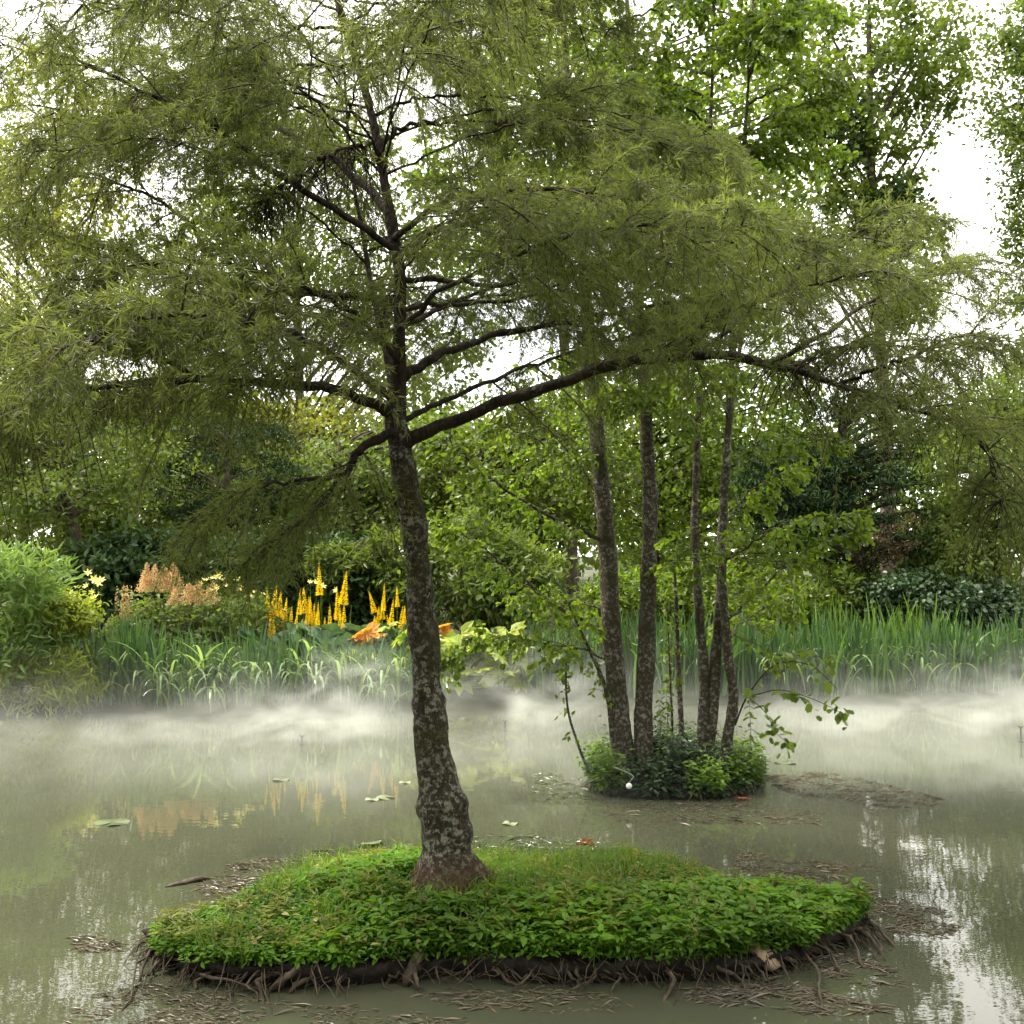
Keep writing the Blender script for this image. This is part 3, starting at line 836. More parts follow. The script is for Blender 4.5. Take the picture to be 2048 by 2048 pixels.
for nm, l_ in LIMBS.items():
    c, r_ = limb_px(l_, 40 if len(l_) > 5 else 26)
    if nm not in ('leader', 'second'):
        c[2:-1] += rng.normal(0, .006, (len(c) - 3, 3))
    limb_pts[nm] = c
    mb = MB()
    if r_[0] > .02:
        rough_tube(mb, c, r_, 12, r_.mean() * .35, 12)
    else:
        tubes(mb, c, r_, 7)
    mb.build('branch', M['limb'], alder, True, TREE)


def keep_a(p):
    # the crown is bare close to the stem
    ax = np.interp(p[:, 2], tp[::-1, 2][np.argsort(tp[::-1, 2])], tp[:, 0][np.argsort(tp[:, 2])])
    ax = np.where(p[:, 2] > 2.4, np.interp(p[:, 2], limb_pts['leader'][:, 2], limb_pts['leader'][:, 0]), ax)
    return np.hypot(p[:, 0] - ax, (p[:, 1] - D)) > .34


g_parts = []
def G(names, **kw):
    g_parts.append(grow([limb_pts[k] for k in names], keep=keep_a, **kw))

common = dict(M2=10, Q=10, Rn=5, zsd=.42)
G(['right_big'], sec_sp=0.061, sec_len=.62, twig_len=.27, leaf=(.046, .0043), t0=.30, droop=.10, zlift=.55, **common)
G(['right_big'], sec_sp=0.216, sec_len=.45, twig_len=.27, leaf=(.046, .0043), t0=.45, droop=.7, zlift=-.15, **common)
G(['right_far', 'right_far_b', 'right_far_c', 'right_big_b', 'right_big_c', 'near_right', 'right_mid', 'right_up', 'right_thin'], sec_sp=0.072, sec_len=.58, twig_len=.27, leaf=(.046, .0043), t0=.38, zlift=.15, **common)
G(['right_mid2', 'right_mid3', 'back_right', 'near_right_b'], sec_sp=0.079, sec_len=.55, twig_len=.27, leaf=(.046, .0043), t0=.35, **common)
G(['right_hi', 'right_hi2', 'right_top', 'left_top', 'left_top2', 'left_hi'], sec_sp=0.101, sec_len=.42, twig_len=.25, leaf=(.046, .0043), t0=.25, droop=.4, **common)
G(['left_far', 'left_far2', 'left_far2_b', 'back_left', 'back_left2'], sec_sp=0.072, sec_len=.55, twig_len=.27, leaf=(.046, .0043), t0=.28, **common)
G(['left_low', 'left_low_b', 'left_near', 'left_near_c'], sec_sp=0.061, sec_len=.52, twig_len=.27, leaf=(.056, .0047), t0=.22, zlift=.2, **common)
G(['left_low'], sec_sp=0.144, sec_len=.45, twig_len=.27, leaf=(.046, .0043), t0=.3, droop=.8, zlift=-.2, **common)
G(['down_left', 'down_left_b'], sec_sp=0.083, sec_len=.42, twig_len=.25, leaf=(.046, .0043), t0=.25, droop=.7, zlift=-.15, **common)
G(['top_a', 'top_b', 'top_c'], sec_sp=0.101, sec_len=.55, twig_len=.27, leaf=(.046, .0043), t0=.15, **common)
G(['leader'], sec_sp=0.158, sec_len=.7, twig_len=.27, leaf=(.046, .0043), t0=.55, **common)
# further limbs all round the stems fill the crown
rx = np.random.default_rng(23)
extra = []
for k in range(34):
    st_ = limb_pts['leader'] if k % 2 else limb_pts['second']
    i = int(rx.integers(int(len(st_) * .22), int(len(st_) * .86)))
    p0 = st_[i]
    az = k * 2.399 + rx.normal(0, .3)
    L = rx.uniform(1.3, 2.5) * (1.15 - .55 * i / len(st_))
    dv = np.array([math.cos(az), math.sin(az), 0])
    c = catmull([p0, p0 + dv * L * .3 + UP * L * .12, p0 + dv * L * .65 + UP * L * .16, p0 + dv * L + UP * L * .04], 26)
    c[2:-1] += rng.normal(0, .008, (23, 3))
    extra.append(c)
    mb = MB(); tubes(mb, c, np.linspace(.007, .002, 26), 6); mb.build('branch', M['limb'], alder, True, TREE)
g_parts.append(grow(extra, keep=keep_a, sec_sp=0.094, sec_len=.5, twig_len=.27, leaf=(.046, .0043), t0=.3, **common))
mbt, mbl = MB(), MB()
for sec, tw, lf in g_parts:
    tubes(mbt, sec[:, [0, 2, 3, 5]], np.array([.0055, .0040, .0033, .0018])[None], 4)
    tubes(mbt, tw[:, [0, 2, 3]], np.array([.0018, .0012, .0009])[None], 3)
    leaves(mbl, *lf[:4], nrm=lf[4], fold=lf[5], shape=lf[6], tint=lf[7])
tag(mbt.build('twigs', M['twig'], alder, True, TREE), kind='stuff')
tag(mbl.build('crown', M['cutleaf'], alder, False, TREE), kind='stuff')
# bare hanging twigs under the right tip and dead tangle on the left limb
mb = MB()
n = 420
lb = np.concatenate([limb_pts['right_big'][22:], limb_pts['left_low'][20:], limb_pts['left_far2'][22:34], limb_pts['right_big_c'], limb_pts['left_hi']])
b = lb[rng.integers(0, len(lb), n)]
a = rng.uniform(0, 6.28, n); ln = rng.uniform(.12, .42, n)
s = np.linspace(0, 1, 6)[None, :, None]
d = np.stack([np.cos(a), np.sin(a), rng.normal(-.2, .5, n)], 1)
pl = b[:, None] + d[:, None] * (ln * .6)[:, None, None] * s - UP * ln[:, None, None] * s ** 2 * rng.uniform(.2, 1.2, (n, 1, 1)) + rng.normal(0, .006, (n, 6, 3)) * s
tubes(mb, pl, np.linspace(.0032, .001, 6)[None] * rng.uniform(.6, 1.5, (n, 1)), 4)
tag(mb.build('bare_twigs', M['limb'], alder, True, TREE), kind='stuff')


# ------------------------------------------------------------------ second islet with its clump of alders
LIP2, CR2 = .03, .15
islet2, c2, ctr2 = build_islet('islet', OUT2, LIP2, CR2, None)
D2 = float(ctr2[1])


def alder_b(label, trunk, limbs, seed_leaf, twig_r=.004, mat='alder', bark='bark2', dens=1.0, sec_len=.42, amp=.010):
    base = P(trunk[0][0], trunk[0][1], trunk[0][2])
    t = thing('alder_tree', label, 'tree', base)
    c, r_ = limb_px(trunk, 90)
    mb = MB(); rough_tube(mb, c, r_, 14, amp, 10, flare=(c[0, 2], .18))
    mb.build('trunk', M[bark], t, True, base)
    lp = []
    for l_ in limbs:
        cc, rr = limb_px(l_, 22)
        cc[2:-1] += rng.normal(0, .008, (len(cc) - 3, 3))
        mb = MB(); tubes(mb, cc, rr, 6); mb.build('branch', M[bark], t, True, base)
        lp.append(cc)
    if lp:
        g = grow(lp, sec_sp=.12 / dens, sec_len=sec_len, M2=5, twig_len=.20, Q=5, Rn=2, leaf=(.048, .039), shape='round', leaf_jit=.8, leaf_drop=.25,
                 t0=.2, zlift=.12, droop=.25, fold=.08, up_norm=.8)
        add_growth(t, g, M[mat], twig_r, .0015, 4)
    return t


def side_limbs(trunk, ys, rnd, length=1.0, up=.35, r=.012):
    """procedural limbs leaving a trunk polyline at the pixel heights ys"""
    out = []
    tr_ = np.array(trunk, float)
    for k, y in enumerate(ys):
        o_ = np.argsort(tr_[:, 1])
        x = np.interp(y, tr_[o_, 1], tr_[o_, 0]); d = np.interp(y, tr_[o_, 1], tr_[o_, 2])
        a = rnd.uniform(0, 6.28); L = length * rnd.uniform(.6, 1.2)
        sc = F / d
        dx, dd = math.cos(a) * L * sc, math.sin(a) * L
        dz = up * L * sc * rnd.uniform(.3, 1.4)
        out.append([(x, y, d, r), (x + dx * .35, y - dz * .45, d + dd * .35, r * .8), (x + dx * .7, y - dz * .8, d + dd * .7, r * .5), (x + dx, y - dz * .85, d + dd, r * .2)])
    return out


rl = np.random.default_rng(11)
T1 = [(628, 778, D2, .100), (622, 740, D2, .088), (617, 690, D2, .080), (611, 620, D2, .076), (608, 560, D2, .072), (602, 490, D2, .066), (597, 430, D2, .060), (592, 380, D2, .055), (584, 280, D2, .045), (572, 160, D2, .036), (566, 60, D2, .026), (560, -60, D2, .014), (556, -150, D2, .005)]
lim = [[(609, 500, D2, .016), (580, 470, D2 - .1, .013), (545, 445, D2 - .3, .009), (505, 425, D2 - .5, .004)],
       [(611, 545, D2, .018), (580, 530, D2 - .1, .016), (530, 505, D2 - .2, .013), (480, 470, D2 - .3, .008), (450, 440, D2 - .4, .004)],
       [(613, 640, D2, .020), (590, 625, D2 - .1, .016), (550, 600, D2 - .15, .013), (500, 560, D2 - .2, .009), (460, 530, D2 - .2, .004)],
       [(604, 480, D2, .010), (592, 445, D2 + .1, .008), (585, 400, D2 + .1, .005), (580, 360, D2 + .1, .003)],
       [(615, 665, D2, .010), (585, 650, D2 - .1, .008), (555, 645, D2 - .2, .006), (500, 640, D2 - .3, .004), (455, 652, D2 - .35, .002)],
       [(612, 610, D2, .008), (570, 600, D2 + .2, .006), (530, 598, D2 + .3, .003)]]
lim += side_limbs(T1, [340, 310, 285, 260, 235, 210, 185, 160, 135, 110, 85, 60, 35, 10, -20, -50, -80], rl, 1.0)
tA = alder_b('leaning mossy alder with long low boughs, outermost of the clump on the small islet', T1, lim, 1, dens=1.25)
T2 = [(644, 775, D2 - .05, .088), (643, 730, D2 - .05, .076), (645, 680, D2 - .05, .070), (647, 620, D2 - .05, .066), (649, 560, D2 - .05, .062), (650, 500, D2 - .05, .057), (647, 440, D2 - .05, .052), (645, 380, D2 - .05, .048), (638, 290, D2, .040), (634, 200, D2, .033), (630, 100, D2, .025), (627, 0, D2, .017), (624, -120, D2, .006)]
lim = side_limbs(T2, [400, 330, 280, 250, 220, 195, 170, 145, 120, 95, 70, 45, 20, -10, -40, -80], rl, 1.0)
tB = alder_b('straight smooth-barked brown alder beside the stump on the small islet', T2, lim, 2, dens=1.25)
T3 = [(704, 772, D2, 0.0495), (702, 730, D2, 0.0410), (704, 680, D2, 0.0387), (702, 640, D2, 0.0372), (697, 580, D2, 0.0333), (695, 520, D2, 0.0294), (697, 440, D2, 0.0271), (702, 340, D2, 0.0232), (706, 240, D2, 0.0202), (710, 140, D2, 0.0155), (713, 40, D2, 0.0108), (716, -80, D2, 0.0047)]
lim = side_limbs(T3, [420, 330, 290, 260, 230, 200, 175, 150, 125, 100, 75, 50, 25, 0, -30], rl, 1.05)
tC = alder_b('dark forked alder whose stem splits low on the small islet', T3, lim, 3, dens=1.25)
mb = MB(); c, r_ = limb_px([(708, 745, D2, .05), (713, 710, D2 - .02, .046), (716, 660, D2 - .02, .042), (720, 600, D2, .036), (722, 520, D2 + .05, .03), (735, 380, D2 + .1, .02), (760, 240, D2 + .2, .01)], 50)
rough_tube(mb, c, r_, 10, .006, 12); mb.build('fork_stem', M['bark2'], tC, True, P(*T3[0][:3]))
T4 = [(722, 778, D2 - .1, 0.0557), (728, 735, D2 - .1, 0.0434), (733, 700, D2 - .1, 0.0395), (729, 660, D2 - .1, 0.0356), (724, 610, D2 - .1, 0.0340), (722, 560, D2 - .1, 0.0325), (724, 500, D2 - .1, 0.0310), (728, 430, D2 - .1, 0.0286), (733, 330, D2 - .05, 0.0232), (740, 230, D2, 0.0193), (746, 120, D2, 0.0140), (752, 20, D2, 0.0093), (756, -80, D2, 0.0039)]
lim = [[(728, 620, D2 - .1, .010), (760, 590, D2 - .2, .008), (800, 555, D2 - .3, .006), (850, 530, D2 - .3, .003)],
       [(726, 560, D2 - .1, .010), (750, 545, D2 - .3, .008), (790, 520, D2 - .5, .006), (845, 515, D2 - .6, .003)],
       [(728, 520, D2 - .1, .009), (750, 490, D2 + .2, .007), (790, 470, D2 + .3, .004)],
       [(728, 470, D2 - .1, .010), (750, 450, D2 - .2, .008), (785, 435, D2 - .3, .005), (820, 440, D2 - .3, .003)],
       [(726, 640, D2 - .1, .008), (745, 620, D2 + .2, .006), (775, 600, D2 + .4, .003)],
       [(724, 585, D2 - .1, .008), (705, 560, D2 - .3, .006), (680, 540, D2 - .4, .003)]]
lim += side_limbs(T4, [420, 330, 295, 265, 235, 205, 180, 155, 130, 105, 80, 55, 30, 0, -30], rl, 1.1)
tD = alder_b('pale-flecked alder with a low leafy bough over the mist on the small islet', T4, lim, 4, dens=1.25)
# low bough over the water, every leaf in silhouette against the mist
me_leaf = []
for k in range(4):
    m_ = MB(); leaves(m_, np.zeros((1, 3)), np.array([[1., 0, 0]]), .062 + .006 * k, .046 + .004 * k, nrm=np.array([[0., 0, 1.]]), fold=[.05, .12, .18, -.05][k], shape='round', tint=.2 + .2 * k)
    me_leaf.append(m_.mesh('leaf', M['alder']))
tDo = np.array(tD.location)
for bough in [[(735, 725, D2 - .12, .008), (748, 695, D2 - .3, .007), (775, 665, D2 - .5, .005), (810, 665, D2 - .6, .004), (838, 690, D2 - .65, .002)],
              [(748, 697, D2 - .3, .005), (780, 690, D2 - .5, .004), (815, 700, D2 - .6, .003), (845, 715, D2 - .65, .0015)],
              [(748, 697, D2 - .3, .004), (765, 712, D2 - .4, .003), (778, 735, D2 - .45, .002), (795, 745, D2 - .5, .001)],
              [(770, 668, D2 - .5, .003), (800, 655, D2 - .4, .002), (830, 660, D2 - .4, .001)]]:
    cc, rr = limb_px(bough, 18)
    mb = MB(); tubes(mb, cc, rr, 5); bo = mb.build('branch', M['twig'], tD, True, tDo)
    for k in range(34):
        i = int(rng.integers(5, 18))
        p_ = cc[i] - tDo + rng.normal(0, .035, 3)
        link('leaf', me_leaf[k % 4], bo, p_, (rng.normal(0, .7), rng.normal(.35, .5), rng.uniform(0, 6.28)), rng.uniform(.7, 1.25))
# thin saplings
for (lab, tr_) in [('slender straight sapling between the alders on the small islet', [(683, 765, D2, .026), (681, 720, D2, .023), (678, 660, D2, .021), (676, 600, D2, .016), (674, 560, D2, .007)]),
                   ('thin whip-like shoot arching out over the water from the small islet', [(592, 780, D2 - .2, .012), (580, 750, D2 - .2, .011), (568, 710, D2 - .2, .009), (566, 665, D2 - .2, .007), (570, 625, D2 - .2, .003)]),
                   ('reddish thin sapling beside the slender straight one on the small islet', [(672, 765, D2 + .1, .014), (672, 720, D2 + .1, .012), (670, 680, D2 + .1, .009), (667, 600, D2 + .1, .004)]),
                   ('dark leaning sapling rising along the mossy alder on the small islet', [(618, 775, D2 - .05, .024), (612, 735, D2 - .05, .02), (606, 690, D2 - .08, .018), (585, 640, D2 - .1, .012), (566, 600, D2 - .15, .006)])]:
    b_ = P(*tr_[0][:3])
    t = thing('sapling', lab, 'sapling', b_)
    c, r_ = limb_px(tr_, 30)
    mb = MB(); tubes(mb, c, r_, 7); mb.build('stem', M['bark2'], t, True, b_)
    g = grow([c], sec_sp=.10, sec_len=.22, M2=3, twig_len=.10, Q=3, Rn=1, leaf=(.05, .032), shape='ovate', t0=.35, up_norm=.8, fold=.08)
    add_growth(t, g, M['alder'], .0025, .001)

# undergrowth on the small islet
p2, f2 = scatter_in(c2, ctr2, 650, 1.05)
h2 = .02 + .30 * np.abs(np.array([mnoise.noise(Vector((a * 3, b * 3, 5))) for a, b in p2])) + .05 * rng.uniform(0, 1, len(p2))
mb = MB(); stems_cover(mb, p2, LIP2 + CR2 * (1 - np.minimum(f2, 1) ** 2), h2 * (.35 + 1.2 * (np.array([mnoise.noise(Vector((a * 6, b * 6, 12))) for a, b in p2]) > -.05)), .050, 4, 3)
tag(mb.build('undergrowth', M['ivy'], None), 'dark leafy undergrowth round the alder stems on the small islet', 'undergrowth', kind='stuff')
p2, f2 = scatter_in(c2, ctr2, 900, 1.06)
k = (f2 > .62) & ((np.abs(p2[:, 0] - c2[:, 0].min()) < .22) | (np.abs(p2[:, 0] - c2[:, 0].max()) < .25) | (np.abs(p2[:, 0] - P(695, 700, D2)[0]) < .12))
mb = MB(); stems_cover(mb, p2[k], np.full(k.sum(), LIP2), rng.uniform(.08, .3, k.sum()), .06, 4, 3)
tag(mb.build('undergrowth', M['grass'], None), 'pale green leafy weeds on the outer edges of the small islet', 'undergrowth', kind='stuff')
for k in range(26):
    i = rng.integers(0, len(c2)); b_ = c2[i]; nr_ = (b_ - ctr2) / np.linalg.norm(b_ - ctr2)
    if b_[1] > ctr2[1]: continue
    tg_ = np.array([-nr_[1], nr_[0]]) * rng.normal(0, .12)
    c = catmull([[*(b_ - nr_ * .04), .10], [*(b_ + nr_ * .02 + tg_ * .4), .07], [*(b_ + nr_ * .06 + tg_), -.02]], 8)
    mb = MB(); tubes(mb, c, np.linspace(.008, .004, 8), 5); mb.build('root', M['root'], islet2, True)
# tall weed with opposite leaves (nettle-like)
for (x, yb, yt, lab) in [(747, 775, 700, 'tall thin weed with paired leaves at the water side of the pale-flecked alder'), (664, 765, 690, 'tall nettle-like weed with paired leaves behind the stump on the small islet'),
                         (657, 765, 700, 'shorter nettle-like weed close behind the stump on the small islet')]:
    a, b_ = P(x, yb, D2 - .1), P(x + 2, yt, D2 - .15)
    t = thing('tall_weed', lab, 'weed', a)
    c = catmull([a, (a + b_) / 2 + [.02, 0, 0], b_], 14)
    mb = MB(); tubes(mb, c, np.linspace(.004, .0015, 14), 5); sm = mb.build('stem', M['grass'], t, True, a)
    for k in range(3, 14):
        for s_ in (0, 1):
            az = k * 1.57 + s_ * math.pi + rng.normal(0, .3)
            link('leaf', me_leaf[k % 4], sm, c[k] - a, (0, rng.uniform(.1, .6), az), (.9, .5, 1))
# old stump
sb = P(656, 772, D2 + .1)
st = thing('tree_stump', 'black rotten flat-topped stump among the alder stems on the small islet', 'stump', sb)
c = np.array([sb + [0, 0, z_] for z_ in np.linspace(0, .26, 12)])
mb = MB(); rough_tube(mb, c, np.linspace(.16, .135, 12), 26, .02, 9)
mb.build('stump_wall', M['soil'], st, True, sb)
mb = MB(); a = np.linspace(0, 6.283, 26, endpoint=False)
mb.add(np.concatenate([[[0, 0, .235]], np.stack([.13 * np.cos(a), .13 * np.sin(a), .24 + .012 * np.sin(a * 3)], 1)]), t=[(0, i + 1, (i + 1) % 26 + 1) for i in range(26)])
mb.build('stump_top', M['soil'], st)
# white ball valve and its pipe
vb = P(629, 786, 8.05); vb[2] = max(vb[2], .1)
vt = thing('ball_valve', 'white plastic ball float with a thin bent pipe on the small islet', 'float valve', vb)
mb = MB(); nu, nv = 12, 8
u = np.linspace(0, 2 * math.pi, nu, endpoint=False); vv = np.linspace(.02, math.pi - .02, nv)
pts = [[.022 * math.sin(a) * math.cos(b_), .022 * math.sin(a) * math.sin(b_), .022 * math.cos(a)] for a in vv for b_ in u]
idx = np.arange(nu * nv).reshape(nv, nu); nx = np.roll(idx, -1, 1)
mb.add(pts, q=np.stack([idx[:-1], nx[:-1], nx[1:], idx[1:]], -1).reshape(-1, 4)); mb.build('ball', M['white_plastic'], vt, True)
mb = MB(); tubes(mb, catmull([[.0, 0, .02], [.02, 0, .05], [.03, .01, .07], [-.04, .06, .10], [-.11, .1, .12]], 20), np.full(20, .003), 7); mb.build('pipe', M['metal_grey'], vt, True)

# ------------------------------------------------------------------ far bank planting
def gz(x, y):
    return float(ground_h(np.array([x]), np.array([y]))[0])


def bank_pt(px, back):
    """a foot on the far bank, 'back' metres behind the water's edge, in the direction of pixel column px"""
    y = 13.3
    for _ in range(6):
        x = (px - 512) / F * y
        y = float(bank_line(np.array([x]))[0]) + back
    x = (px - 512) / F * y
    return np.array([x, y, gz(x, y) - .02])


# arching blade meshes, shared
arch = []
for k in range(8):
    m_ = MB(); blades(m_, np.zeros((1, 3)), 0., .66 + .08 * (k % 4), .034, .12 + .05 * (k % 3), [2.2, 2.6, 2.9, 1.7][k % 4], K=10, tint=k / 8, power=1.5)
    arch.append(m_.mesh('arching_blade', M['iris_pale']))


def iris_clump(loc, hgt, n, spread, label, group, n_arch=0, mat='iris', lean=.25, archm=None):
    t = thing('iris_clump', label, 'iris', loc, group)
    b = np.stack([rng.normal(0, spread, n), rng.normal(0, spread * .7, n), np.zeros(n)], 1)
    mb = MB()
    bend = np.where(rng.uniform(0, 1, n) < .22, rng.uniform(1.2, 2.4, n), rng.uniform(.05, .5, n))
    blades(mb, b, rng.uniform(0, 6.28, n), hgt * rng.uniform(.65, 1.15, n), rng.uniform(.020, .040, n), rng.uniform(0, lean, n), bend, K=8, power=2.6)
    tag(mb.build('blades', M[mat], t), kind='stuff')
    for k in range(n_arch):
        az = rng.normal(-1.57, .9)
        link('arching_blade', arch[int(rng.integers(0, 8))], t, (rng.normal(0, spread), rng.normal(-.1, spread * .5), hgt * rng.uniform(-.1, .28)), (0, 0, az), rng.uniform(.6, 1.1))
    return t


gL = 'irises along the left of the far bank'
for k, px in enumerate(np.linspace(112, 150, 4)):
    iris_clump(bank_pt(px, .12), .92, 70, .16, 'dense dark green upright iris clump at the left end of the planted bank', 'dark upright irises', 2)
for k, px in enumerate(np.linspace(160, 408, 17)):
    iris_clump(bank_pt(px + rng.normal(0, 4), rng.uniform(.0, .35)), rng.uniform(.62, .85), 42, .2,
               'iris clump with pale arching blades below the ' + ('orange-tan plumes' if px < 205 else 'shaded pale daylilies' if px < 265 else 'yellow spikes'),
               'irises below the ' + ('plumes' if px < 205 else 'daylilies' if px < 265 else 'spikes'), 15)
gR = 'irises along the right of the far bank'
for k, px in enumerate(np.linspace(540, 780, 16)):
    iris_clump(bank_pt(px + rng.normal(0, 4), rng.uniform(.1, .7)), rng.uniform(.75, 1.0), 75, .2,
               'tall upright green iris clump ' + ('between the lime plants and the mossy alder' if px < 600 else 'seen between the alder stems' if px < 735 else 'above the low leafy bough of the pale-flecked alder'),
               'irises ' + ('next to the lime plants' if px < 600 else 'behind the stems' if px < 735 else 'above the bough'), 2)
for k, px in enumerate(np.linspace(785, 1075, 20)):
    iris_clump(bank_pt(px + rng.normal(0, 4), rng.uniform(.05, .9)), rng.uniform(.70, 1.02), 85, .22,
               'tall green iris clump with some blades folded over, ' + ('below the dark yew' if px < 880 else 'below the ivy mound' if px < 990 else 'below the light green tree'),
               'irises ' + ('below the yew' if px < 880 else 'below the ivy' if px < 990 else 'below the light green tree'), 5)
for k, px in enumerate(np.linspace(830, 925, 4)):
    iris_clump(bank_pt(px, 1.0), 1.05, 40, .2, 'yellowish leaning sedge-like clump above the right irises', 'yellowish sedges', 3, 'grass', .7)

# ligularia: round leaves and yellow spikes
spike_me, spike_tip = [], []
for k in range(4):
    m_ = MB(); n = 420; hh = .42 + .05 * k
    z_ = rng.uniform(0, 1, n) ** 1.15
    z_ = np.clip(z_ + .012 * np.sin(z_ * 90 + k), 0, 1)
    a = rng.uniform(0, 6.28, n); r_ = .052 * (1 - z_) ** 1.1 + .003
    p_ = np.stack([np.cos(a) * r_ * .3, np.sin(a) * r_ * .3, z_ * hh], 1)
    leaves(m_, p_, np.stack([np.cos(a), np.sin(a), rng.uniform(-.1, .7, n)], 1), r_ * 1.1 + .008, .013, tint=np.clip(.6 + rng.normal(0, .3, n), 0, 1))
    tp_ = np.array([[0, 0, hh * .93], [.004, 0, hh * 1.0], [0, .002, hh * 1.07]]); 
    spike_me.append(m_.mesh('flower_spike', M['spike']))
    tm_ = MB(); tubes(tm_, tp_, np.array([.007, .005, .001]), 5); spike_tip.append(tm_.mesh('bud_tip', M['lime']))
lig_leaf = []
for k in range(3):
    m_ = MB(); a = np.linspace(.25, 6.03, 15); rr = .15 + .012 * np.sin(a * 7 + k)
    v = np.concatenate([[[0, 0, 0]], np.stack([rr * np.cos(a), rr * np.sin(a), .035 * np.sin(a * 2 + k) + .045 + .015 * np.sin(5 * a)], 1)])
    m_.add(v, t=[(0, i + 1, i + 2) for i in range(14)], tint=.2 + .3 * k)
    lig_leaf.append(m_.mesh('leaf', M['ligularia_leaf']))
stem_me = MB(); tubes(stem_me, np.array([[0, 0, 0], [.01, 0, .35], [0, .01, .72]]), np.array([.009, .007, .005]), 5); stem_me = stem_me.mesh('flower_stem', M['grass'])


def ligularia(px, back, spikes, label, n_leaf=16, h0=.55):
    b = bank_pt(px, back)
    t = thing('ligularia', label, 'flower', b)
    for (sx, sy) in spikes:           # pixel of the spike's tip
        tip = P(sx, sy, b[1] + rng.uniform(-.2, .2)) - b
        sc = rng.uniform(.55, 1.1)
        L_ = .44 * sc
        foot = np.array([tip[0] * .9, tip[1], max(tip[2] - L_ - .72, 0)])
        lean = rng.normal(.03, .11)
        st_ = link('flower_stem', stem_me, t, foot, (0, lean, rng.uniform(0, 6)), (1, 1, max(.3, (tip[2] - L_ - foot[2]) / .72)))
        kk = int(rng.integers(0, 4)); ry_ = rng.normal(0, .05)
        link('bud_tip', spike_tip[kk], t, tip - [math.sin(lean) * L_, 0, L_], (ry_, lean, 0), sc, st_)
        link('flower_spike', spike_me[kk], t, tip - [math.sin(lean) * L_, 0, L_], (ry_, lean, 0), (sc * rng.uniform(.75, 1.1), sc * rng.uniform(.75, 1.1), sc), st_)
    for k in range(n_leaf):
        link('leaf', lig_leaf[k % 3], t, (rng.normal(0, .25), rng.normal(-.22, .16), h0 * rng.uniform(.5, 1.15)),
             (rng.normal(.55, .35), rng.normal(0, .35), rng.uniform(-.9, .9) + 1.57), rng.uniform(.65, 1.2))


ligularia(288, 1.5, [(268, 596), (276, 590), (281, 593), (287, 597), (284, 610), (292, 606), (272, 604)], 'ligularia with a close row of short yellow spikes, next to the pale daylilies')
ligularia(308, 1.4, [(300, 594), (304, 586), (308, 604), (298, 612), (314, 612), (318, 606), (303, 618)], 'ligularia with yellow spikes rising over big round leaves')
ligularia(325, 1.6, [(319, 568), (325, 620), (330, 617), (310, 596), (316, 622)], 'ligularia carrying the tallest yellow spike of the bed')
ligularia(345, 1.6, [(346, 574), (337, 592), (344, 606), (350, 620), (340, 620)], 'ligularia with two separated tall yellow spikes')
ligularia(374, 1.5, [(369, 590), (379, 606), (384, 588), (382, 600), (375, 615), (388, 620)], 'ligularia with leaning yellow spikes left of the leaning trunk')
ligularia(397, 1.4, [(397, 586), (393, 602), (402, 612), (405, 605), (390, 622), (410, 620), (378, 648)], 'ligularia with dense yellow spikes partly hidden by the leaning trunk')

# daylilies
m_ = MB()
a = np.arange(6) * math.pi / 3
dd_ = np.stack([np.cos(a), np.sin(a), np.full(6, .55)], 1)
leaves(m_, np.zeros((6, 3)), dd_, .085, .036, nrm=np.stack([-np.cos(a), -np.sin(a), np.full(6, 2.)], 1), fold=-.1, shape='ovate', tint=np.array([.3, .9, .4, .8, .5, 1.]))
lily_me = m_.mesh('flower', M['lily'])
thin_stem = MB(); tubes(thin_stem, np.array([[0, 0, 0], [.01, 0, .5], [0, .01, 1.]]), np.array([.006, .005, .004]), 5); thin_stem = thin_stem.mesh('flower_stem', M['grass'])


def daylily(px, back, flowers, label):
    b = bank_pt(px, back)
    t = thing('daylily', label, 'flower', b)
    n = 60
    mb = MB(); blades(mb, np.stack([rng.normal(0, .14, n), rng.normal(0, .12, n), np.zeros(n)], 1), rng.uniform(0, 6.28, n), rng.uniform(.5, .8, n), .018, rng.uniform(.1, .5, n), rng.uniform(1.0, 2.2, n), K=7)
    tag(mb.build('blades', M['grass'], t), kind='stuff')
    for (fx, fy) in flowers:
        p_ = P(fx, fy, b[1] + rng.uniform(-.15, .15)) - b
        st_ = link('flower_stem', thin_stem, t, (p_[0] * .8, p_[1], 0), (0, math.atan2(p_[0] * .2, p_[2]), 0), (1, 1, max(.2, p_[2])))
        link('flower', lily_me, t, p_, (rng.uniform(.3, 1.3), rng.normal(0, .5), rng.uniform(-.8, .8)), rng.uniform(.55, .95), st_)


daylily(92, 1.0, [(88, 573), (94, 580), (98, 583), (101, 580), (92, 592), (95, 598), (86, 586)], 'daylily with pale yellow flowers on tall stems beside the lime shrub')
daylily(70, .8, [(66, 601), (74, 602), (80, 604), (85, 606), (88, 610), (78, 596), (71, 606), (60, 590)], 'daylily with deep yellow flowers spilling over the lime shrub')
daylily(214, 1.3, [(206, 580), (213, 578), (219, 576), (223, 580), (217, 588), (210, 590), (228, 586), (201, 584)], 'daylily with a cluster of pale yellow flowers between the plume and the spikes')
daylily(242, 1.3, [(238, 580), (242, 584), (246, 590), (248, 595), (240, 588), (255, 592), (263, 594)], 'daylily with three nodding pale flowers in the shade of the drooping boughs')
daylily(316, 1.9, [(316, 583), (322, 586), (310, 582), (336, 590)], 'daylily with cream flowers standing among the yellow spikes')

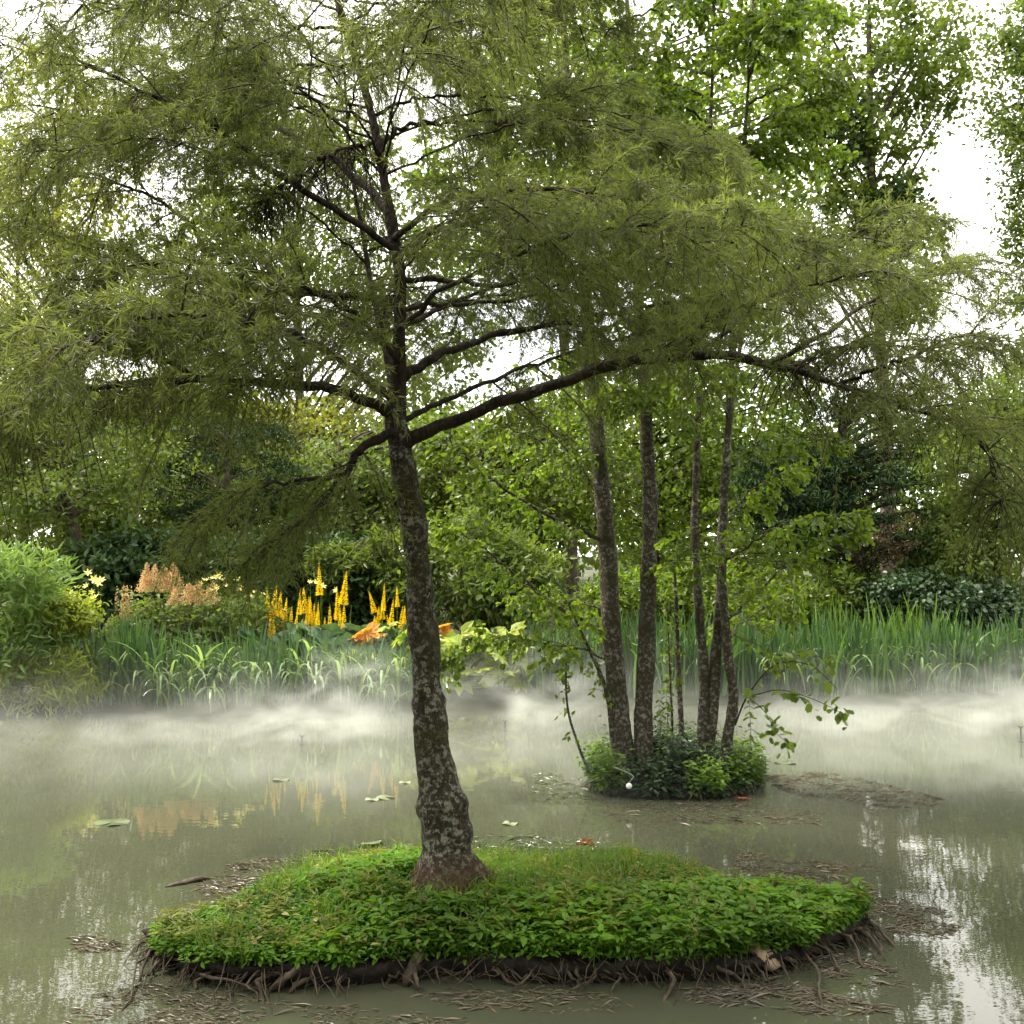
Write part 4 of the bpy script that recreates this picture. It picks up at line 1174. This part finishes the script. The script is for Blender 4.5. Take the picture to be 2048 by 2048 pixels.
# plumes
def plume(px, back, top, bot, wid, label, mat='plume', n=1500, leafy=True):
    b = bank_pt(px, back)
    t = thing('plume_flower', label, 'flower', b)
    zt, zb = P(px, top, b[1])[2] - b[2], P(px, bot, b[1])[2] - b[2]
    w = wid / F * b[1]
    mb = MB()
    for k in range(9):
        s_ = rng.uniform(0, 1); cx = rng.normal(0, w * .4); hh = (zt - zb) * rng.uniform(.55, 1.0)
        m = n // 9
        z_ = rng.uniform(0, 1, m); r_ = w * .42 * (1 - z_) ** .7 * rng.uniform(.2, 1, m)
        a = rng.uniform(0, 6.28, m)
        p_ = np.stack([cx + np.cos(a) * r_, np.sin(a) * r_, zb + z_ * hh], 1)
        leaves(mb, p_, rng.normal(size=(m, 3)) + [0, 0, .8], rng.uniform(.012, .035, m), .010)
    tag(mb.build('plume', M[mat], t), kind='stuff')
    link('flower_stem', thin_stem, t, (0, 0, 0), (0, 0, 0), (1, 1, zb + .1))
    if leafy:
        mb = MB(); m = 420
        p_ = np.stack([rng.normal(0, w * .9, m), rng.normal(0, .2, m), rng.uniform(.05, zb + .03, m)], 1)
        leaves(mb, p_, rng.normal(size=(m, 3)) * [1, 1, .5], rng.uniform(.06, .13, m), .045, nrm=np.tile([[0., -.5, 1.]], (m, 1)) + rng.normal(0, .3, (m, 3)), shape='lance')
        tag(mb.build('foliage', M['midgreen'], t), kind='stuff')


plume(164, 1.2, 562, 592, 24, 'big orange-tan feathery plume of goat\'s beard over leafy stems', n=5200)
plume(194, 1.1, 582, 605, 22, 'lower yellowish-tan feathery plume beside the big orange one', n=3600)
plume(128, .9, 585, 622, 9, 'narrow faded pink plume standing alone before the dark hedge', n=700)
for (px, y, lab) in [(36, 660, 'drooping straw-coloured seed plume at the left water edge, furthest from the irises'), (56, 668, 'straw seed plume between two others at the left water edge'),
                     (70, 655, 'straw seed plume just left of the dark irises'), (90, 672, 'low straw seed plume touching the dark irises')]:
    plume(px, .05, y - 14, y + 12, 15, lab, 'straw', 320, False)

# broad yellow-green leaves with an orange one
def palmate(mat, k):
    m_ = MB()
    a = np.linspace(-1.9, 1.9, 7)
    d_ = np.stack([np.cos(a), np.sin(a), np.full(7, .1)], 1)
    leaves(m_, d_ * .02, d_, .27 - .03 * np.abs(a), .13, nrm=np.tile([[0., 0, 1.]], (7, 1)), fold=.1, shape='ovate', tint=rng.uniform(0, 1, 7))
    return m_.mesh('leaf', M[mat])


pm = [palmate('rodgersia', k) for k in range(3)]; po = palmate('rodgersia_orange', 1)
for (px, back, n, lab, orange) in [(440, .5, 26, 'broad lime-green palmate plant with a faded orange crown right of the trunk', [(433, 632), (438, 628), (442, 634)]),
                                   (478, .4, 24, 'broad lime-green palmate plant drooping to the mist', []), (512, .5, 18, 'smaller yellowish palmate plant next to the tall irises', [(508, 640)]),
                                   (372, 1.0, 5, 'pink-orange leaved plant at the feet of the leaning yellow spikes', [(362, 634), (368, 632), (357, 638), (374, 636), (364, 640)])]:
    b = bank_pt(px, back)
    t = thing('broadleaf_plant', lab, 'plant', b)
    for k in range(n):
        z_ = rng.uniform(.1, .78)
        link('leaf', pm[k % 3], t, (rng.normal(0, .26), rng.normal(-.1, .18), z_), (rng.normal(.2, .35), rng.uniform(.0, .8), rng.normal(-1.57, 1.1)), rng.uniform(.6, 1.1))
    for (x_, y_) in orange:
        link('leaf', po, t, P(x_, y_, b[1]) - b, (rng.normal(.2, .3), rng.uniform(-.5, .3), rng.normal(-1.57, 1)), rng.uniform(.55, .8))

# ------------------------------------------------------------------ shrubs and trees of the background
def clumped(mb, ctr, rad, n, leaf, shape='ovate', nclump=26, cs=.3, flat=.7, up=.8, shell=.55, drop=.1, fold=.1, tb=(0., 1.)):
    """leaves in clumps spread through an ellipsoid; returns clump centres"""
    u = norm(rng.normal(size=(nclump, 3))); r = rng.uniform(shell ** 3, 1, (nclump, 1)) ** (1 / 3)
    cc = ctr + u * r * rad
    which = rng.integers(0, nclump, n)
    size = (cs * np.mean(rad) * rng.uniform(.6, 1.3, (nclump, 1)))[which]
    p = cc[which] + rng.normal(size=(n, 3)) * size * [1, 1, flat]
    d = norm(norm(rng.normal(size=(n, 3))) + (p - ctr) / rad * .4 - UP * drop)
    nr = rng.normal(size=(n, 3)) * .6 + UP * up + (p - ctr) / rad * .3
    L = leaf[0] * rng.uniform(.6, 1.25, n)
    tc_ = rng.uniform(tb[0], tb[1], nclump)[which]
    leaves(mb, p, d, L, L * leaf[1], nrm=nr, fold=fold, shape=shape, tint=np.clip(.55 * tc_ + .45 * rng.uniform(0, 1, n), 0, 1))
    return cc


def bg_tree(name, label, cat, px, d, crowns, leafm, leaf=(.10, .6), n=9000, shape='diamond', trunk_r=.12, group=None, nclump=26, cs=.3, flat=.7, up=.8, trunk_top=None, lean=0, extra=None, drop=.1, rise=.4, every=2):
    x0 = (px - 512) / F * d
    b = np.array([x0, d, gz(x0, d) - .05])
    t = thing(name, label, cat, b, group)
    mb = MB(); mbr = MB()
    tops = []
    for (cx, cy_, rx, ry, dd, share) in crowns:       # pixel centre, pixel radii, depth offset
        c = P(cx, cy_, d + dd); rad = np.array([rx / F * d, rx / F * d * .8, ry / F * d])
        cc = clumped(mb, c, rad, int(n * share), leaf, shape, nclump, cs, flat, up, drop=drop)
        tops.append((c, rad, cc))
    tag(mb.build('crown', leafm, t, False, b), kind='stuff')
    if trunk_r:
        zt = max(c[2] + rad[2] * .6 for c, rad, _ in tops)
        top = np.array([tops[0][0][0] + lean, tops[0][0][1], zt])
        c = catmull([b, b * .7 + top * .3 + [.05, 0, 0], b * .35 + top * .65 - [.08, 0, 0], top], 24)
        mbt_ = MB(); rough_tube(mbt_, c, np.linspace(trunk_r, trunk_r * .2, 24), 10, trunk_r * .2, 5)
        mbt_.build('trunk', M['bark_far'], t, True, b)
        pl = []
        for cc in tops:
            for q_ in cc[2][::every]:
                i = int(np.clip(np.searchsorted(c[:, 2], q_[2] - rise * np.linalg.norm((q_ - c[12])[:2])), 5, 21))
                pl.append(catmull([c[i], (c[i] + q_) / 2 + [0, 0, .12], q_], 7))
        tubes(mbr, np.array(pl), np.linspace(trunk_r * .22, trunk_r * .05, 7)[None], 5)
        tag(mbr.build('branches', M['bark_far'], t, True, b), kind='stuff')
    return t


# left shrubs
bg_tree('willow_shrub', 'pale bright green willow shrub with narrow leaves at the left water edge', 'shrub', -10, 12.6,
        [(-10, 590, 62, 48, 0, .5), (25, 575, 38, 26, -.2, .2), (-20, 650, 65, 45, .1, .3)], M['willow'], (.15, .24), 3200, 'lance', .03, nclump=60, cs=.14, up=.3, drop=-.35)
bg_tree('lime_shrub', 'yellow-lime leafy shrub between the willow shrub and the daylilies', 'shrub', 62, 13.0,
        [(60, 612, 32, 20, 0, 1.)], M['lime'], (.07, .55), 2400, 'ovate', .02, nclump=24, cs=.25)
bg_tree('bamboo_clump', 'low bamboo-like clump with pointed leaves at the left water edge', 'shrub', 50, 12.75,
        [(30, 680, 42, 26, 0, .5), (75, 675, 30, 28, .1, .5)], M['lime'], (.17, .15), 1700, 'lance', .012, nclump=30, cs=.25, up=.2, drop=.5)
bg_tree('leafy_shrub', 'green leafy perennials between the willow shrub and the water', 'shrub', 20, 12.9,
        [(20, 650, 60, 36, 0, 1.)], M['grass'], (.10, .35), 2600, 'lance', .015, nclump=40, cs=.22)
bg_tree('leafy_shrub', 'mid green leafy perennial mass behind the arching irises', 'shrub', 175, 14.3,
        [(170, 622, 55, 26, 0, .5), (235, 622, 50, 24, 0, .5)], M['midgreen'], (.085, .5), 5600, 'ovate', .02, nclump=50, cs=.22)
# evergreen row behind the flowers; leaf colour darkened to carry the deep shade
gD = 'evergreens darkened for the shade behind the flower bed'
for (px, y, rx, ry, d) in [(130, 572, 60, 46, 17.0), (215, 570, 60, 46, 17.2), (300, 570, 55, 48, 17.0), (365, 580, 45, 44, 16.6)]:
    bg_tree('evergreen_shrub', 'evergreen shrub with the deep shade put into its dark leaves, behind the ' + {130: 'narrow faded plume', 215: 'pale daylilies', 300: 'tallest yellow spike', 365: 'leaning yellow spikes'}[px], 'shrub', px, d, [(px, y + 10, rx, ry, 0, 1.)], M['deepgreen'], (.14, .5), 8000, 'diamond', .05, gD, nclump=50, cs=.2)
bg_tree('rhododendron', 'rhododendron with whorled glossy leaves above the yellow spikes', 'shrub', 372, 16.2,
        [(345, 565, 36, 22, 0, .5), (395, 560, 36, 30, 0, .5)], M['midgreen'], (.14, .28), 3800, 'lance', .05, nclump=44, cs=.18, up=.5)
bg_tree('rhododendron', 'large rounded leafy shrub right of the leaning trunk above the lime plants', 'shrub', 470, 15.8,
        [(465, 570, 62, 60, 0, .6), (520, 590, 50, 45, .2, .4)], M['midgreen'], (.12, .42), 9000, 'ovate', .06, nclump=60, cs=.2, up=.5)
bg_tree('leafy_shrub', 'bright leafy shrub behind the irises of the small islet', 'shrub', 700, 16.6,
        [(640, 600, 60, 26, 0, .3), (720, 595, 65, 32, 0, .35), (790, 605, 45, 22, 0, .15), (840, 596, 50, 30, .3, .2)], M['alder'], (.10, .5), 12000, 'ovate', .05, nclump=70, cs=.18)
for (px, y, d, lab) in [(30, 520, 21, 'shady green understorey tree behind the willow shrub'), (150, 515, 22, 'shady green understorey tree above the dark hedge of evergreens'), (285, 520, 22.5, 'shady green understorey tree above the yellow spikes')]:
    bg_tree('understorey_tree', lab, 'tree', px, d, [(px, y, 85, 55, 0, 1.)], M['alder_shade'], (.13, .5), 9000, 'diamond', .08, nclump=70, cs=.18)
# trees, left to right
bg_tree('broadleaf_tree', 'tree with small yellowish leaves and dark twin trunk, left of the dark hedge', 'tree', 84, 17.5,
        [(60, 455, 110, 70, 0, .6), (10, 420, 80, 80, 1, .4)], M['midgreen'], (.105, .55), 15000, 'diamond', .13, nclump=80, cs=.2)
bg_tree('broadleaf_tree', 'pale yellowish thin-crowned tree showing sky through its top, far left', 'tree', 20, 24,
        [(20, 260, 90, 120, 0, .5), (110, 380, 90, 60, 0, .5)], M['yellowgreen'], (.12, .5), 9000, 'diamond', .12, nclump=60, cs=.2)
bg_tree('fir_tree', 'blue-green fir with level sprays behind the drooping boughs', 'tree', 235, 20,
        [(230, 470, 75, 75, 0, 1.)], M['conifer'], (.12, .22), 14000, 'diamond', .14, nclump=90, cs=.16, flat=.28, up=1.2)
bg_tree('broadleaf_tree', 'yellow-leaved tree glowing between the fir and the leaning trunk', 'tree', 190, 25,
        [(200, 440, 80, 60, 0, .6), (320, 450, 80, 65, 0, .4)], M['yellowgreen'], (.15, .55), 11000, 'diamond', .14, nclump=60, cs=.2)
bg_tree('broadleaf_tree', 'dark green round-crowned tree behind the leaning trunk', 'tree', 340, 21,
        [(340, 500, 85, 60, 0, .7), (420, 470, 60, 60, .5, .3)], M['midgreen'], (.12, .55), 13000, 'diamond', .16, nclump=80, cs=.18)
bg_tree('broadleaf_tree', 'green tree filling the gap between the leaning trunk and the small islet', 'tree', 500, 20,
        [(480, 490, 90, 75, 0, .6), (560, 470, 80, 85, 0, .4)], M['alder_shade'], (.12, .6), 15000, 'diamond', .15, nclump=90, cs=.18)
bg_tree('broadleaf_tree', 'tall bright green tree behind the alder stems', 'tree', 660, 21.5,
        [(640, 430, 110, 110, 0, .4), (720, 400, 90, 120, 0, .35), (720, 530, 100, 55, -.5, .25)], M['alder'], (.125, .6), 22000, 'diamond', .17, nclump=90, cs=.18)
bg_tree('yew_tree', 'broad very dark yew with level fringed sprays above the ivy mound', 'tree', 860, 17.6,
        [(845, 508, 100, 66, 0, .6), (865, 440, 65, 60, 0, .22), (795, 480, 60, 48, 0, .18)], M['conifer'], (.12, .22), 26000, 'diamond', .2, nclump=130, cs=.15, flat=.25, up=1.2)
bg_tree('rusty_shrub', 'patch of rust-tinged needles inside the dark yew', 'shrub', 875, 17.2,
        [(880, 535, 45, 25, -.4, 1.)], M['rust'], (.085, .2), 1300, 'diamond', .03, nclump=26, cs=.2, flat=.3)
bg_tree('broadleaf_tree', 'light green small-leaved tree at the right beside the yew', 'tree', 990, 17.5,
        [(1000, 470, 75, 95, 0, .6), (960, 560, 50, 55, -.3, .4)], M['midgreen'], (.09, .55), 19000, 'diamond', .12, nclump=100, cs=.18)
bg_tree('broadleaf_tree', 'mid green tree with sky above it at the right border', 'tree', 1060, 19,
        [(1050, 420, 75, 90, 0, 1.)], M['midgreen'], (.105, .55), 10000, 'diamond', .14, nclump=60, cs=.2)
bg_tree('ivy_mound', 'low mound of dark glossy ivy above the right irises', 'ivy', 925, 16.6,
        [(925, 600, 75, 24, 0, .7), (985, 605, 60, 24, .2, .3)], M['ivy'], (.07, .95), 12000, 'round', 0, nclump=90, cs=.14, flat=.8, up=.9)
bg_tree('poplar_tree', 'tall open-crowned poplar wrapped in ivy against the bright sky', 'tree', 888, 26,
        [(870, 90, 75, 110, 0, .34), (930, 60, 60, 90, 0, .16), (830, 230, 60, 60, 0, .22), (900, 250, 50, 80, .5, .16), (800, 60, 50, 90, .5, .12)], M['alder_shade'], (.135, .85), 19000, 'diamond', .20, nclump=120, cs=.12, rise=1.8, every=10)
bg_tree('ivy_mass', 'dark ivy climbing the trunk of the tall poplar', 'ivy', 893, 25.6,
        [(900, 215, 18, 40, 0, .45), (850, 130, 14, 40, 0, .2), (893, 300, 22, 40, 0, .35)], M['deepgreen'], (.15, .8), 2600, 'ovate', 0, nclump=24, cs=.3)
bg_tree('conifer_tree', 'dark dense tree cut by the right border against the sky', 'tree', 1040, 24,
        [(1035, 90, 48, 110, 0, .6), (1050, 250, 50, 80, 0, .4)], M['midgreen'], (.14, .5), 15000, 'diamond', .2, nclump=80, cs=.18)
bg_tree('broadleaf_tree', 'sparse tall tree with backlit leaves behind the upper right limbs', 'tree', 570, 25,
        [(560, 120, 100, 120, 0, .4), (470, 200, 70, 90, 0, .15), (660, 180, 80, 110, 0, .25), (750, 120, 70, 120, 0, .2)], M['alder'], (.16, .75), 19000, 'diamond', .2, nclump=80, cs=.15)
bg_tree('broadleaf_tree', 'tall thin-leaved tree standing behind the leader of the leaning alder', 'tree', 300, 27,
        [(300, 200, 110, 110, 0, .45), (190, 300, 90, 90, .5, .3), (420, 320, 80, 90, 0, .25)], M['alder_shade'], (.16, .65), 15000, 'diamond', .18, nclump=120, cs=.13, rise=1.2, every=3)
bg_tree('broadleaf_tree', 'thin-crowned tree rising above the pale yellowish one', 'tree', 60, 28,
        [(60, 160, 90, 110, 0, .6), (-40, 250, 80, 100, .5, .4)], M['yellowgreen'], (.16, .65), 9000, 'diamond', .16, nclump=100, cs=.13, rise=1.2, every=3)
# unseen tall trees added on the other three sides to cut down side light
mbc = MB()
cc = clumped(mbc, np.array([0, 0, 6.6]), np.array([3.0, 3.0, 4.6]), 9000, (.34, .62), 'diamond', 70, .2)
big_crown = mbc.mesh('crown', M['midgreen'])
mbc = MB(); c = catmull([[0, 0, -.2], [.1, 0, 2.5], [-.1, .1, 5.5], [0, 0, 9.5]], 24); rough_tube(mbc, c, np.linspace(.24, .05, 24), 10, .04, 4)
big_trunk = mbc.mesh('trunk', M['bark_far'], True)
mbc = MB(); tubes(mbc, np.array([catmull([c[int(np.clip(q_[2] / 9.5 * 24 - 4, 4, 22))], q_ * .5 + c[int(np.clip(q_[2] / 9.5 * 24 - 4, 4, 22))] * .5 + [0, 0, .2], q_], 7) for q_ in cc[::2]]), np.linspace(.06, .012, 7)[None], 5)
big_boughs = mbc.mesh('branches', M['bark_far'], True)
for (x, y, sc, side) in [(-12.5, 8.5, .95, 'left'), (-13.5, 3.5, 1.1, 'left'), (-12, -2, 1.0, 'left'), (14.0, 9.5, .9, 'right'), (14.5, 4.0, 1.1, 'right'), (12.5, -1.5, 1.0, 'right'),
                         (-7.5, -6, 1.15, 'near'), (-2.5, -8, 1.0, 'near'), (3.0, -7.5, 1.1, 'near'), (8.0, -6, 1.0, 'near')]:
    t = thing('unseen_bank_tree', 'unseen full-crowned tree added to hold back sky light on the %s bank of the pond' % side, 'tree', (x, y, gz(x, y)), 'added unseen trees on the %s bank' % side)
    rz = rng.uniform(0, 6.28)
    for nm, me_ in (('crown', big_crown), ('trunk', big_trunk), ('branches', big_boughs)):
        o = link(nm, me_, t, (0, 0, 0), (0, 0, rz), sc)
        if nm != 'trunk': o['kind'] = 'stuff'
# far wood closing the view
mb = MB()
for k, px in enumerate(np.linspace(-260, 1280, 26)):
    d_ = 33 + 4 * math.sin(k * 2.1)
    clumped(mb, P(px, 492 + 18 * math.sin(k * 1.7), d_), np.array([3.2, 2.0, 3.0]), 2500, (.29, .6), 'diamond', 24, .24)
tag(mb.build('far_wood', M['alder_shade'], None), 'distant wood closing the view behind the garden trees', 'woodland', kind='stuff')

# ------------------------------------------------------------------ things on the water
def nozzle(px, py, label, tall=.07):
    b = W(px, py)
    t = thing('mist_nozzle', label, 'nozzle', b)
    mb = MB(); tubes(mb, np.array([[0, 0, -.1], [0, 0, tall]]), np.array([.008, .008]), 8); rs = mb.build('riser', M['metal'], t, True)
    mb = MB(); tubes(mb, np.array([[-.022, 0, tall + .012], [0, 0, tall - .004], [.022, 0, tall + .012]]), np.array([.007, .009, .007]), 6); mb.build('spray_head', M['metal'], rs, True)
    mb = MB(); tubes(mb, np.array([[-.02, 0, .006], [.02, 0, .006]]), np.array([.008, .008]), 6); mb.build('collar', M['metal'], rs, True)


nozzle(302, 744, 'small forked mist nozzle standing in the brightest mist before the arching irises')
nozzle(505, 731, 'thin mist nozzle spraying a fan of mist behind the leaning trunk', .10)
nozzle(352, 731, 'low mist nozzle just breaking the surface near the arching irises', .04)
nozzle(1021, 742, 'tall thin mist nozzle in the thick mist right of the small islet', .14)


def weed(poly, n, mat, label, L=(.022, .085), wr=.11, h=.009, tilt=.10):
    c = np.array([W(a, b)[:2] for a, b in poly]); c = catmull(np.concatenate([c, c[:1]]), 60)[:-1]
    lo, hi = c.min(0), c.max(0)
    n = int(n * 2.4)
    p = rng.uniform(lo, hi, (n * 5, 2)); p = p[inside(c, p)]
    k = np.array([mnoise.noise(Vector((a * 5, b * 7, 2))) + .5 * mnoise.noise(Vector((a * 14, b * 16, 8))) for a, b in p]) > rng.uniform(-.35, .35, len(p))
    p = p[k][:n]; m = len(p)
    a = rng.normal(0, .6, m) + np.where(rng.uniform(0, 1, m) < .5, 0, math.pi)
    ln = np.clip(L[0] + rng.exponential((L[1] - L[0]) * .35, m), L[0], L[1] * 2.2)
    mb = MB()
    leaves(mb, np.concatenate([p, rng.uniform(-.003, h, (m, 1))], 1), np.stack([np.cos(a), np.sin(a), rng.normal(0, tilt, m) * .4], 1), ln, ln * wr,
           nrm=np.stack([rng.normal(0, tilt, m), rng.normal(0, tilt, m), np.ones(m)], 1), fold=.06, shape='lance')
    o = mb.build('floating_weed', M[mat], None)
    return tag(o, label, 'pond weed', kind='stuff')


weed([(760, 776), (820, 772), (900, 788), (945, 802), (900, 808), (830, 800), (780, 790)], 900, 'weed_brown', 'long streak of brown weed floating right of the small islet')
weed([(600, 808), (680, 804), (760, 806), (830, 815), (800, 824), (700, 824), (620, 822)], 500, 'weed_brown', 'brown weed floating in front of the small islet')
weed([(525, 776), (560, 772), (588, 785), (586, 800), (550, 805), (530, 795)], 260, 'pad', 'pale floating leaves left of the small islet')
weed([(470, 838), (520, 836), (600, 842), (600, 852), (520, 850), (460, 850)], 420, 'pad', 'shining floating weed along the far shore of the large islet')
weed([(740, 850), (790, 862), (850, 872), (880, 895), (930, 905), (960, 930), (900, 935), (850, 905), (790, 885), (740, 868)], 1300, 'weed', 'brown-grey floating weed fringe at the right shore of the large islet')
weed([(785, 858), (830, 862), (890, 870), (860, 874), (800, 866)], 120, 'weed', 'thin line of floating leaves right of the large islet')
weed([(690, 990), (780, 985), (850, 1000), (885, 1010), (830, 1016), (760, 1008), (700, 1002)], 900, 'weed', 'tan weed mat below the stone at the near shore of the large islet')
weed([(820, 950), (880, 965), (900, 985), (860, 985), (820, 970)], 260, 'weed', 'small loose patch of weed off the right corner of the large islet')
weed([(70, 940), (100, 932), (118, 942), (105, 952), (78, 950)], 160, 'weed', 'small tan weed patch in open water left of the large islet')
weed([(60, 1005), (160, 985), (300, 1005), (420, 1008), (460, 1030), (250, 1040), (60, 1040)], 800, 'weed', 'scattered brown weed before the near left shore of the large islet')
weed([(200, 885), (240, 862), (300, 858), (330, 850), (320, 866), (260, 886), (215, 905)], 600, 'weed', 'muddy weed along the left back shore of the large islet')
weed([(420, 995), (520, 990), (620, 998), (600, 1012), (480, 1010)], 260, 'weed', 'sparse drowned weed in front of the root edge of the large islet')
# lily pads
for (px, py, r_, lab) in [(366, 844, .10, 'pale upturned lily pad touching the back shore of the large islet'), (385, 798, .07, 'shining lily pad in the flower reflections left of the trunk'),
                          (372, 800, .05, 'smaller lily pad beside the shining one left of the trunk'), (405, 783, .045, 'tiny lily pad close to the trunk'), (510, 824, .055, 'thin bright lily pad in open water right of the trunk'),
                          (112, 823, .11, 'green submerged leaf tuft floating in open water at the left'), (281, 780, .07, 'dark lily pad at the edge of the mist'), (785, 763, .09, 'dark lily pad in the mist right of the small islet')]:
    a = np.linspace(.3, 6.0, 18); rr = r_ * (1 + .06 * np.sin(a * 4))
    mb = MB(); mb.add(np.concatenate([[[0, 0, .006]], np.stack([rr * np.cos(a), rr * np.sin(a), .006 + .006 * np.sin(a * 3) + (.02 if px == 366 else 0) * np.sin(a)], 1)]), t=[(0, i + 1, i + 2) for i in range(17)], tint=.2 if 'dark' in lab or 'green' in lab else .9)
    o = mb.build('lily_pad', M['pad'], None); o.location = tuple(W(px, py)); o.rotation_euler = (0, 0, rng.uniform(0, 6))
    tag(o, lab, 'lily pad')
# red fallen leaf and driftwood
m_ = MB(); a = np.linspace(-2.2, 2.2, 5); d_ = np.stack([np.cos(a), np.sin(a), np.full(5, .25)], 1)
leaves(m_, d_ * .01, d_, .06, .032, nrm=np.tile([[0., 0, 1]], (5, 1)), fold=.15, shape='ovate', tint=np.linspace(0, 1, 5))
o = m_.build('fallen_leaf', M['redleaf'], None); o.location = tuple(W(585, 843, .015)); o.rotation_euler = (-.5, .2, .4); tag(o, 'orange-red fallen leaf on the weed behind the large islet', 'leaf')
o = m_.build('fallen_leaf', M['redleaf'], None); o.location = tuple(W(742, 799, .012)); o.rotation_euler = (.1, .1, 2); tag(o, 'rusty fallen leaf at the foot of the small islet', 'leaf')
a, b = W(165, 887), W(212, 878)
c = catmull([a + [0, 0, .002], a * .6 + b * .4 + [0, 0, .012], a * .3 + b * .7 + [0, 0, .022], b + [0, 0, .0]], 20)
mb = MB(); rough_tube(mb, c, .026 * np.sin(np.linspace(.25, 2.9, 20)) + .003, 9, .012, 20)
mb.v[-1][:, 2] *= .5
tag(mb.build('driftwood', M['root'], None, True), 'brown piece of bark floating left of the large islet', 'driftwood')

# ------------------------------------------------------------------ mist over the water
def mist():
    m, n, l, out = nodes_of('water_mist')
    tcn = n.new('ShaderNodeTexCoord')
    sp = n.new('ShaderNodeSeparateXYZ'); l.new(tcn.outputs['Object'], sp.inputs[0])

    def math_(op, a, b=None, c=None):
        q = n.new('ShaderNodeMath'); q.operation = op
        for i, v in enumerate((a, b, c)):
            if v is None: continue
            if isinstance(v, (int, float)): q.inputs[i].default_value = v
            else: l.new(v, q.inputs[i])
        return q.outputs[0]

    def ramp(v, a, b, lo=0., hi=1.):
        q = n.new('ShaderNodeMapRange'); q.interpolation_type = 'SMOOTHSTEP'
        for nm, x in (('From Min', a), ('From Max', b), ('To Min', lo), ('To Max', hi)): q.inputs[nm].default_value = x
        l.new(v, q.inputs['Value']); return q.outputs[0]
    x, y, z = sp.outputs
    nz = n.new('ShaderNodeTexNoise'); nz.inputs['Scale'].default_value = 1.15; nz.inputs['Detail'].default_value = 5; nz.inputs['Roughness'].default_value = .6
    nz.inputs['Distortion'].default_value = .6
    mp = n.new('ShaderNodeMapping'); mp.inputs['Scale'].default_value = (.8, .6, 1.7); l.new(tcn.outputs['Object'], mp.inputs[0]); l.new(mp.outputs[0], nz.inputs['Vector'])
    wisp = ramp(nz.outputs['Fac'], .38, .66, .18, 1.0)
    n5 = n.new('ShaderNodeTexNoise'); n5.inputs['Scale'].default_value = 2.3; n5.inputs['Detail'].default_value = 4; n5.inputs['Distortion'].default_value = 1.2
    l.new(mp.outputs[0], n5.inputs['Vector'])
    curl = ramp(n5.outputs['Fac'], .40, .62, .1, 1.7)
    # layer: thins upward and towards the viewer
    hz = math_('POWER', 2.718, math_('MULTIPLY', z, -4.4))
    lay = math_('MULTIPLY', math_('MULTIPLY', hz, ramp(y, 7.1, 10.2)), ramp(y, 13.6, 11.9))
    lay = math_('MULTIPLY', lay, ramp(x, 2.0, 6.5, .8, 1.1))
    tot = math_('MULTIPLY', lay, .30)
    for (cx, cy_, cz, sx, sy, sz, amp) in PUFFS:
        dx = math_('DIVIDE', math_('SUBTRACT', x, cx), sx); dy = math_('DIVIDE', math_('SUBTRACT', y, cy_), sy); dz = math_('DIVIDE', math_('SUBTRACT', z, cz), sz)
        r2 = math_('ADD', math_('ADD', math_('MULTIPLY', dx, dx), math_('MULTIPLY', dy, dy)), math_('MULTIPLY', dz, dz))
        tot = math_('ADD', tot, math_('MULTIPLY', curl, math_('MULTIPLY', math_('POWER', 2.718, math_('MULTIPLY', r2, -1.)), amp)))
    den = math_('MULTIPLY', math_('MULTIPLY', tot, wisp), ramp(z, 1.25, .8))
    pv = n.new('ShaderNodeVolumePrincipled')
    pv.inputs['Color'].default_value = (.88, .90, .85, 1)
    pv.inputs['Anisotropy'].default_value = .2
    l.new(den, pv.inputs['Density'])
    l.new(pv.outputs[0], out.inputs['Volume'])
    return m


def puff(px, py, d, sx, sy, sz, amp):
    p = P(px, py, d); return (*[float(v) for v in p], sx, sy, sz, amp)


PUFFS = [puff(300, 722, 10.6, .7, .6, .26, 0.83), puff(345, 690, 11.4, .7, .5, .34, 0.42), puff(180, 730, 11.0, 1.5, .8, .22, 0.27),
         puff(525, 700, 11.5, .35, .35, .32, 0.90), puff(560, 685, 11.4, .45, .4, .38, 0.60), puff(475, 705, 11.5, .4, .4, .28, 0.52),
         puff(960, 715, 11.3, 2.2, .9, .26, 0.38), puff(1020, 695, 11.4, 1.2, .6, .30, 0.38)]
mb = MB()
x0, x1, y0, y1, z0, z1 = -12, 13, 7.1, 14.3, .006, 1.3
v = [(a, b, c) for a in (x0, x1) for b in (y0, y1) for c in (z0, z1)]
mb.add(v, q=[(0, 1, 3, 2), (4, 6, 7, 5), (0, 4, 5, 1), (2, 3, 7, 6), (0, 2, 6, 4), (1, 5, 7, 3)])
mm = mist()
mo = mb.build('mist', mm, None)
tag(mo, 'low white mist drifting over the far half of the pond', 'mist', kind='stuff')
